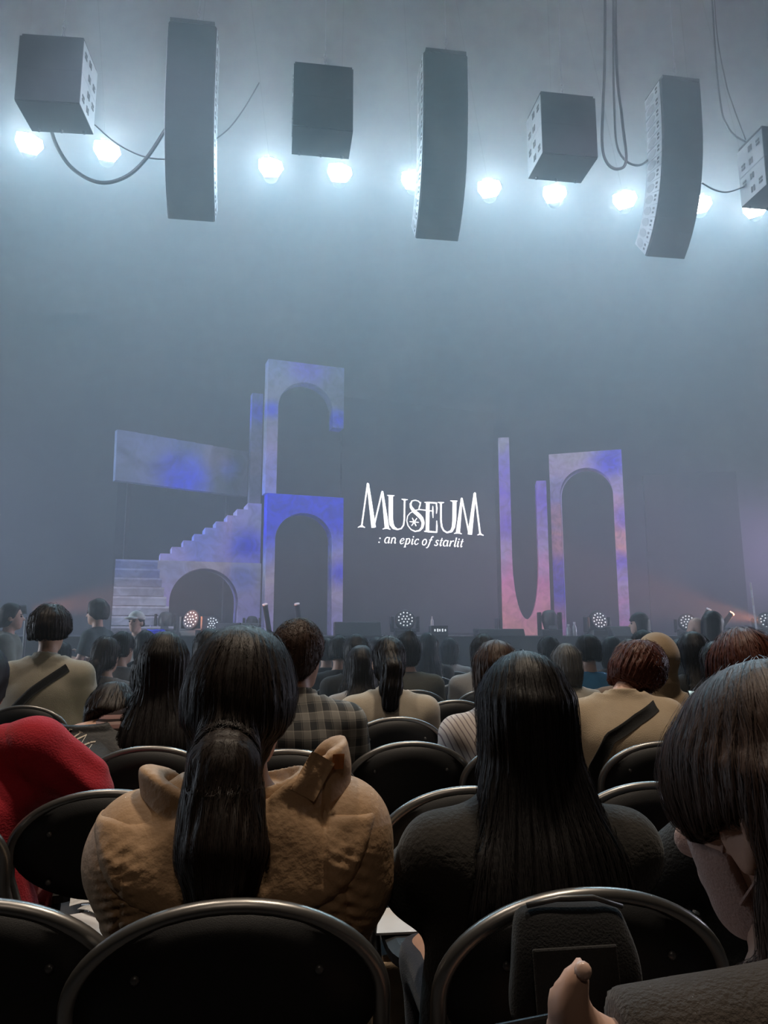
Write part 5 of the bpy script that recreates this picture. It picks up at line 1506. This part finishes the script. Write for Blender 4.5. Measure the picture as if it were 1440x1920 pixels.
for i, (px, tp, Y, sty, hm_, tm, lab, dy) in enumerate(FAR):
    Y = Y + .13 * (px - 720) / F * Y
    ps = setup(px, tp, Y, lean=.05, yaw=8 + dy, sw=.165 + .012 * ((i * 7) % 3), pitch=(i * 5) % 9)
    kw = dict(th=.013 + .003 * ((i * 3) % 3), seed=i * .7)
    if sty == 'pony':
        tie = ps.H + np.array([0, -.10, .0]); tl = [tie, tie + np.array([0, -.04, -.07]), tie + np.array([0, -.05, -.22])]; kw.update(tail=tl, tail_r=[.025, .035, .022])
    if sty == 'long': kw.update(L=.36 + .03 * (i % 4))
    if sty == 'bun': kw.update(bun=(.01, -.03, .125))
    vx = .0125 if Y < 5 else .015
    hf0 = hair_fn(ps, sty, **kw)
    hm = hair_mesh(ps, hf0, vx, nstr=420, flow=flow_long(ps, (.01 * (i % 3 - 1), .02)), steps=9, step=.018, width=.0045, lift=.009)
    o = dress(ps, lab, hf0, hm_, tm, vox=vx, hair_me=hm, short=lab if len(lab.split()) < 10 else ' '.join(lab.split()[:9]), topkw=dict(t=.018, fold=.005, ff=18, seed=i * 1.0, sleeve='short' if i in (3, 17) else 'long'))
    if 'glasses' in lab and sty in ('pony', 'short') and 'beside' not in lab: glasses(ps, o)
    if 'cap' in lab and 'blue' in lab: cap_obj(ps, o, M_blackc, vox=.012)

# ------------------------------------------------------------------ empty chairs
EMPTY = [(-62, 1703, 1.24, 'empty folding chair nearest the camera, cut off at the lower corner'), (205, 1490, 2.04, 'empty folding chair with leaflets and pouches on its seat, beside the tan jacket'),
         (874, 1489, 2.08, 'empty folding chair with a clear folder on its seat, between the two nearest women'), (1212, 1484, 2.14, 'empty folding chair seen between long black hair and the close neighbour'),
         (768, 1398, 2.90, 'empty folding chair directly behind the ponytailed woman in cream'), (852, 1316, 4.62, 'empty folding chair beside the arm of the ponytailed woman'),
         (862, 1281, 6.15, 'small empty folding chair farther off, below the off-white top')]
for px, py, Y, lab in EMPTY:
    p = P(px, py, Y); c, s_ = math.cos(PSI), math.sin(PSI)
    chair(p.x - s_ * .215, p.y + c * .215, PSI, lab)

# ------------------------------------------------------------------ things on the stage edge
M_fix = mat('fixture_black', (0.016, 0.016, 0.018), 0.45)
M_dot = mat('led_dot', (0.85, 0.87, 0.9), 0.2, emit=(0.9, 0.95, 1.0), estr=0.9)
M_gls = mat('fixture_glass', (0.10, 0.11, 0.12), 0.1, spec=.8)
def at_stage(px, Y): q = P(px, 1180, Y); return Vector((q.x, q.y, STZ))
def wash_light(px, Y, s_, rz, tilt, label):
    root = empty('wash_moving_head', at_stage(px, Y), rz)
    base = MB(); base.box((0, 0, .045 * s_), (.30 * s_, .24 * s_, .09 * s_)); base.build('base', M_fix, root, bevel=.012)
    yk = MB()
    for sx in (-1, 1):
        yk.box((sx * .185 * s_, 0, .17 * s_), (.045 * s_, .11 * s_, .22 * s_))
    yk.box((0, 0, .095 * s_), (.40 * s_, .12 * s_, .03 * s_)); yk.build('yoke', M_fix, root, bevel=.01)
    hd = empty('head_pivot', (0, 0, .22 * s_)); hd.parent = root; hd.rotation_euler = (tilt, 0, 0)
    h = MB().lathe([(.03, .16), (.09, .14), (.125, .08), (.148, -.01), (.150, -.045), (.135, -.055)], axis=(0, 1, 0), seg=24)
    h.v = [tuple(k * s_ for k in v) for v in h.v]; ho = h.build('head', M_fix, root, True); ho.location = (0, 0, .22 * s_); ho.rotation_euler = (tilt, 0, 0)
    bpy.data.objects.remove(hd)
    f = MB().lathe([(.001, -.0), (.128, -.0), (.130, .006)], (0, 0, 0), axis=(0, 1, 0), seg=24); f.v = [(x * s_, y * s_ - .060 * s_, z * s_) for x, y, z in f.v]; f.build('face_plate', M_gls, ho)
    dm = MB().lathe([(.010, 0), (.010, -.006)], axis=(0, 1, 0), seg=8).mesh('led')
    pts = [(0, 0)] + [(.048 * math.cos(a), .048 * math.sin(a)) for a in np.linspace(0, 2 * math.pi, 7)[:-1]] + [(.098 * math.cos(a + .2), .098 * math.sin(a + .2)) for a in np.linspace(0, 2 * math.pi, 13)[:-1]]
    for x, z in pts:
        d = obj('led', dm, M_dot, ho); d.location = (x * s_, -.062 * s_, z * s_)
    tag(root, label, 'stage light', 'dotted wash lights on the stage edge')
wash_light(362, 10.6, 1.0, R(-25), R(-14), 'dotted round wash light by the round-arched wall, larger of the pair')
wash_light(396, 11.6, .82, R(20), R(-10), 'dotted round wash light behind the larger one of the pair')
wash_light(759, 10.75, 1.0, PSI, R(-20), 'dotted round wash light under the lit logo, facing the audience')
wash_light(1120, 11.1, 1.0, R(20), R(-12), 'dotted round wash light before the single painted arch')
wash_light(1289, 11.4, .9, R(-15), R(-14), 'dotted round wash light beside the head with pale hair')
wash_light(1438, 11.4, .95, R(-10), R(-20), 'dotted round wash light at the very edge of the frame')

def spot_head(px, Y, s_, rz, label):
    root = empty('spot_moving_head', at_stage(px, Y), rz)
    MB().box((0, 0, .05 * s_), (.30 * s_, .28 * s_, .10 * s_)).build('base', M_fix, root, bevel=.012)
    for sx in (-1, 1): MB().box((sx * .155 * s_, 0, .22 * s_), (.04 * s_, .12 * s_, .26 * s_)).build('yoke_arm', M_fix, root, bevel=.012)
    h = MB().lathe([(.05, -.16), (.095, -.15), (.115, -.02), (.12, .05), (.09, .12), (.03, .14)], axis=(0, .35, .93), seg=20)
    h.v = [(x * s_, y * s_, z * s_ + .24 * s_) for x, y, z in h.v]; h.build('head', M_fix, root, True)
    MB().box((0, -.14 * s_, .13 * s_), (.12 * s_, .02, .05 * s_)).build('display', M_gls, root)
    tag(root, label, 'stage light', 'dark moving heads on the stage')
spot_head(1031, 11.2, 1.0, R(5), 'dark moving head light in front of the U-shaped flat')
spot_head(944, 13.9, .9, R(20), 'small dark moving head behind the foot of the U-shaped flat')
spot_head(310, 11.5, .95, R(10), 'dark moving head light between front steps and round arch')
spot_head(472, 11.8, .8, R(0), 'dark moving head light at the foot of the tower')

def wedge(px0, px1, top, Y, label, slant=.12):
    a = at_stage(px0, Y); b = at_stage(px1, Y); w_ = (b - a).length; h_ = P(px0, top, Y).z - STZ
    root = empty('monitor_wedge', (a + b) / 2, PSI)
    poly = [(-.16, 0), (.22, 0), (.22, h_), (-.16 + slant, h_)]
    vs = [(-w_ / 2, y, z) for y, z in poly] + [(w_ / 2, y, z) for y, z in poly]
    MB().add(vs, [(0, 1, 2, 3), (7, 6, 5, 4), (0, 4, 5, 1), (1, 5, 6, 2), (2, 6, 7, 3), (3, 7, 4, 0)]).build('cabinet', M_fix, root, bevel=.012)
    MB().box((0, .21, h_ * .5), (w_ * .92, .03, h_ * .8)).build('grille', M_grille, root)
    for sx in (-1, 1): MB().box((sx * (w_ / 2), .04, h_ * .55), (.012, .12, .04)).build('handle', M_slot, root)
    tag(root, label, 'stage monitor', 'black monitors along the stage edge')
wedge(627, 714, 1166, 10.5, 'large black stage monitor below the tower')
wedge(893, 980, 1179, 10.7, 'low black stage monitor with slanting ends before the U-shaped flat', .06)
wedge(405, 486, 1168, 11.2, 'long black stage monitor at the foot of the round arch')
wedge(1140, 1186, 1174, 11.0, 'black stage monitor beside the dotted light before the arch')
wedge(1365, 1408, 1176, 11.3, 'low black monitor among cases near the taped stick')

def tube_fx(px, py, px2, py2, Y, label):
    a = P(px, py, Y); b = P(px2, py2, Y + .15); b.z = max(b.z, STZ + .02)
    root = empty('confetti_tube', (b.x, b.y, STZ))
    d = (a - b); L_ = d.length
    base = MB(); base.box((0, 0, .03), (.22, .22, .06)); base.build('base', M_fix, root)
    off = b - Vector((b.x, b.y, STZ))
    MB().lathe([(.036, 0), (.036, L_ * .95), (.042, L_ * .95), (.042, L_)], off, axis=d, seg=14).build('barrel', M_fix, root, True)
    MB().lathe([(.038, 0), (.038, .012)], off + d, axis=d, seg=14).build('end_cap', M_cab, root)
    tag(root, label, 'confetti cannon', 'tilted launch tubes on the stage')
tube_fx(497, 1134, 505, 1186, 10.6, 'slim black tube with a pale tip standing left of the tower arch')
tube_fx(557, 1133, 564, 1186, 10.6, 'slim black tube with a pale tip inside the tower arch')
tube_fx(1329, 1143, 1306, 1186, 10.9, 'tilted black tube behind the padded jacket')
tube_fx(1372, 1150, 1345, 1186, 10.9, 'tilted black tube right of the padded jacket')

r_ = empty('control_box', at_stage(822, 10.7), PSI)
MB().box((0, 0, .075), (.25, .18, .15)).build('case', M_fix, r_, bevel=.01)
for k, x in enumerate((-.07, -.03, .0, .04, .08)): MB().box((x, -.092, .085), (.018, .004, .03 + .01 * (k % 2))).build('marking', M_dot, r_)
MB().lathe([(.02, .15), (.02, .22), (.008, .25), (.008, .28)], (-.09, 0, 0), seg=10).build('valve', M_cab, r_)
tag(r_, 'small black box with white markings right of the central wash light', 'control box')
for k, (px, h_) in enumerate(((1066, .17), (1077, .20))):
    r_ = empty('water_bottle', at_stage(px, 10.75))
    MB().lathe([(.032, 0), (.034, .02), (.034, h_ * .6), (.014, h_ * .82), (.014, h_ * .9)], seg=14).build('body', mat('bottle_clear', (.35, .38, .4), .15, spec=.8), r_, True)
    MB().lathe([(.016, h_ * .9), (.016, h_)], seg=12).build('cap', M_cab, r_)
    tag(r_, ('shorter' if k == 0 else 'taller') + ' of two bottles right of the dark moving head', 'bottle', 'bottles on the stage')
r_ = empty('cable_coil', at_stage(292, 10.55), PSI)
for k in range(4):
    MB().tube([(.16 * math.cos(a) * (1 - .1 * k), .10 * math.sin(a), .02 + .02 * k + .008 * math.sin(3 * a + k)) for a in np.linspace(0, 6.283, 25)[:-1]], .012, 6, closed=True).build('loop', mat('cable_blue', (.02, .05, .85), .5), r_, True)
tag(r_, 'coil of bright blue cable on the stage by the front steps', 'cable')

# side lamps with warm beams
def side_lamp(px, py, Y, aim, label, e):
    p = P(px, py, Y); root = empty('side_lamp', (p.x, p.y, STZ if Y > 10.3 else 0))
    h = p.z - root.location.z; d = (Vector(aim) - p).normalized()
    MB().lathe([(.035, -.30), (.058, -.26), (.058, -.02), (.065, 0)], (0, 0, h), axis=d, seg=18).build('housing', M_fix, root, True)
    MB().lathe([(.056, 0), (.056, .004)], Vector((0, 0, h)) - d * .012, axis=d, seg=18).build('lens', mat('warm_lens', (.9, .5, .3), .3, emit=(1, .36, .12), estr=6), root)
    st_ = MB().tube([(0, 0, h - .1), (0, 0, .02)], .018, 8); st_.build('stand', M_fix, root)
    MB().lathe([(.22, 0), (.22, .02), (.03, .03)], seg=18).build('foot_plate', M_fix, root)
    tag(root, label, 'stage lamp', 'warm lamps at the stage sides')
    light('side_beam', 'SPOT', p + d * .02, e, (1.0, .30, .12), aim=aim, size=.06, angle=34, blend=.9)
side_lamp(50, 1142, 9.4, (-1.0, 11.0, 2.0), 'side lamp throwing an orange beam from behind the standing woman', 800)
side_lamp(1437, 1166, 10.9, (1.5, 11.5, 2.3), 'side lamp throwing an orange beam from the far edge of the stage', 900)

a = P(1407, 1092, 10.8); b = P(1418, 1168, 10.8); b.z = STZ
r_ = empty('taped_stick', b)
for k in range(7):
    t0, t1 = k / 7, (k + 1) / 7
    MB().tube([(a - b) * t0, (a - b) * t1], .013, 8).build('segment', M_cab if k % 2 else M_white, r_)
MB().lathe([(.10, 0), (.10, .015), (.02, .03)], seg=14).build('foot', M_fix, r_)
tag(r_, 'thin leaning stick wrapped in white tape near the orange side lamp', 'stick')

# ------------------------------------------------------------------ small things between the seats
M_paper = mat('leaflet_paper', (.78, .79, .82), .5, noise=.15); M_pouch = mat('clear_pouch', (.75, .77, .80), .12, spec=.9, bump=.5, bscale=40, noise=.3)
M_dkcard = mat('dark_card', (.05, .05, .055), .4)
def sheet(name, px, py, z, w_, h_, rz, m, label, cat, th=.002, bend=.0, rx=0.0):
    d = ray(px, py); p = EYE + d * ((z - EYE.z) / d.z)
    nx, ny = 8, 8; V = []; Q = []
    for lay in (0, 1):
        for i in range(nx + 1):
            for j in range(ny + 1):
                x, y = (i / nx - .5) * w_, (j / ny - .5) * h_
                V.append((x, y, bend * math.sin(math.pi * i / nx) + bend * .5 * math.sin(2.2 * math.pi * j / ny) + (th if lay else 0)))
    n = (nx + 1) * (ny + 1)
    for i in range(nx):
        for j in range(ny):
            a_ = i * (ny + 1) + j; Q += [(n + a_, n + a_ + ny + 1, n + a_ + ny + 2, n + a_ + 1), (a_, a_ + 1, a_ + ny + 2, a_ + ny + 1)]
    for i in range(nx):
        a_ = i * (ny + 1); Q.append((a_, a_ + ny + 1, n + a_ + ny + 1, n + a_)); a_ += ny; Q.append((a_, n + a_, n + a_ + ny + 1, a_ + ny + 1))
    for j in range(ny):
        Q.append((j, n + j, n + j + 1, j + 1)); a_ = nx * (ny + 1) + j; Q.append((a_, a_ + 1, n + a_ + 1, n + a_))
    o = obj(name, np_mesh(name, V, np.array(Q), False), m); o.location = p; o.rotation_euler = (rx, 0, rz)
    tag(o, label, cat, 'papers and pouches left on seats')
    return o
sheet('leaflet', 168, 1735, .412, .17, .22, R(28), M_paper, 'pale grey printed leaflet on the empty seat by the tan jacket', 'leaflet')
sheet('pouch', 192, 1705, .418, .12, .09, R(-35), M_pouch, 'crumpled clear plastic pouch lying on the leaflet', 'pouch', bend=.008)
sheet('pouch', 160, 1690, .417, .09, .07, R(20), M_pouch, 'small silvery plastic pouch behind the crumpled clear one', 'pouch', bend=.006)
o = sheet('card', 222, 1762, .417, .085, .15, R(-50), M_dkcard, 'dark card with small pale lettering beside the leaflet', 'card')
for k, (x, y, w_) in enumerate(((0, .03, .012), (.0, .005, .022), (0, -.02, .022), (.012, -.035, .01))):
    MB().box((x, y, .0028), (w_, .008, .0012)).build('print', M_cream, o)
o = sheet('clear_folder', 742, 1728, .412, .16, .19, R(6), mat('folder_white', (.85, .85, .87), .2, spec=.7, noise=.1), 'white folder lying on the seat between the two nearest women', 'folder', th=.006)
o = sheet('programme_booklet', 742, 1682, .424, .18, .10, R(8), M_dkcard, 'dark booklet with teal bands lying on the white folder', 'booklet', th=.006)
MB().box((0, -.025, .0075), (.165, .012, .002)).build('teal_band', mat('teal_print', (.03, .22, .25), .5), o)
for k in range(4): MB().box((-.04 + .022 * k, -.043, .0075), (.014, .010, .002)).build('print', M_cream, o)
MB().box((.0, .02, .0075), (.05, .005, .002)).build('print', M_cream, o)
# tote on the floor between the two nearest chairs
d = ray(774, 1818); p = EYE + d * ((.22 - EYE.z) / d.z)
tb = sdf_mesh('tote_bag', lambda q: smax(loft(q, smooth_rows([(0, 0, 0, .15, .07), (.1, 0, 0, .16, .075), (.26, 0, 0, .14, .045)], 12), .015, 3.0) + .006 * wob(q, 22), -sphere_like(q, (0, 0, .28), (.11, .03, .07)), .008), (-.2, -.12, -.02), (.2, .12, .3), .008)
o = obj('tote_bag', tb, None); M_tote = cloth('canvas', (0.48, 0.36, 0.24)); tb.materials.append(M_tote); o.location = (p.x, p.y, 0); o.rotation_euler = (0, 0, R(20))
for sy in (-1, 1): MB().tube(bez((-.06, sy * .03, .25), (-.07, sy * .06, .36), (.07, sy * .06, .36), (.06, sy * .03, .25), 14), .006, 6).build('handle', M_tote, o, True)
tag(o, 'beige canvas tote bag on the floor between the two nearest chairs', 'bag')
# black pouch hanging from the back of the nearest chair
c = P(1078, 1800, 1.17)
pf_ = lambda q: smax(loft(q, smooth_rows([(-.085, 0, 0, .095, .030), (-.03, 0, 0, .098, .036), (.04, 0, 0, .088, .032), (.075, 0, .004, .072, .022)], 14), .018, 3.2) + .003 * wob(q, 40), -.2 - q[2], .01)
o = obj('zip_pouch', sdf_mesh('zip_pouch', pf_, (-.13, -.07, -.13), (.13, .07, .13), .005), cloth('pouch_black', (0.012, 0.012, 0.013), bump=.25)); o.location = c; o.rotation_euler = (R(-9), 0, PSI)
MB().box((-.012, -.036, -.022), (.125, .006, .095)).build('front_pocket', cloth('pocket_grey', (0.030, 0.030, 0.031)), o, bevel=.003)
MB().tube([(-.07, -.012, .076), (-.02, -.016, .084), (.03, -.016, .083), (.075, -.012, .068)], .004, 6).build('zip', M_bolt, o, True)
MB().tube([(-.03, .02, .05), (-.03, .045, .068), (-.03, .075, .060), (-.03, .085, .03)], .0025, 6).build('hanging_cord', M_strap, o, True)
tag(o, 'black zipped pouch hanging on the back of the nearest chair', 'bag')
# worn maker's sticker on the nearest backrest
ch = [k for k in bpy.data.objects if k.name.startswith('folding_chair') and k.get('label', '').endswith('woman in the tan hooded jacket')][0]
bk = [k for k in ch.children if k.name.startswith('backrest')][0]
for k, (w_, z) in enumerate(((.030, .008), (.046, 0), (.046, -.010), (.034, -.018))):
    s_ = MB().box((.0, -.215 + (.60 + z - RZ) * math.tan(RT) - .0235, .598 + z), (w_, .001, .003)).build('sticker', mat('sticker_grey', (.05, .05, .05), .6), bk)
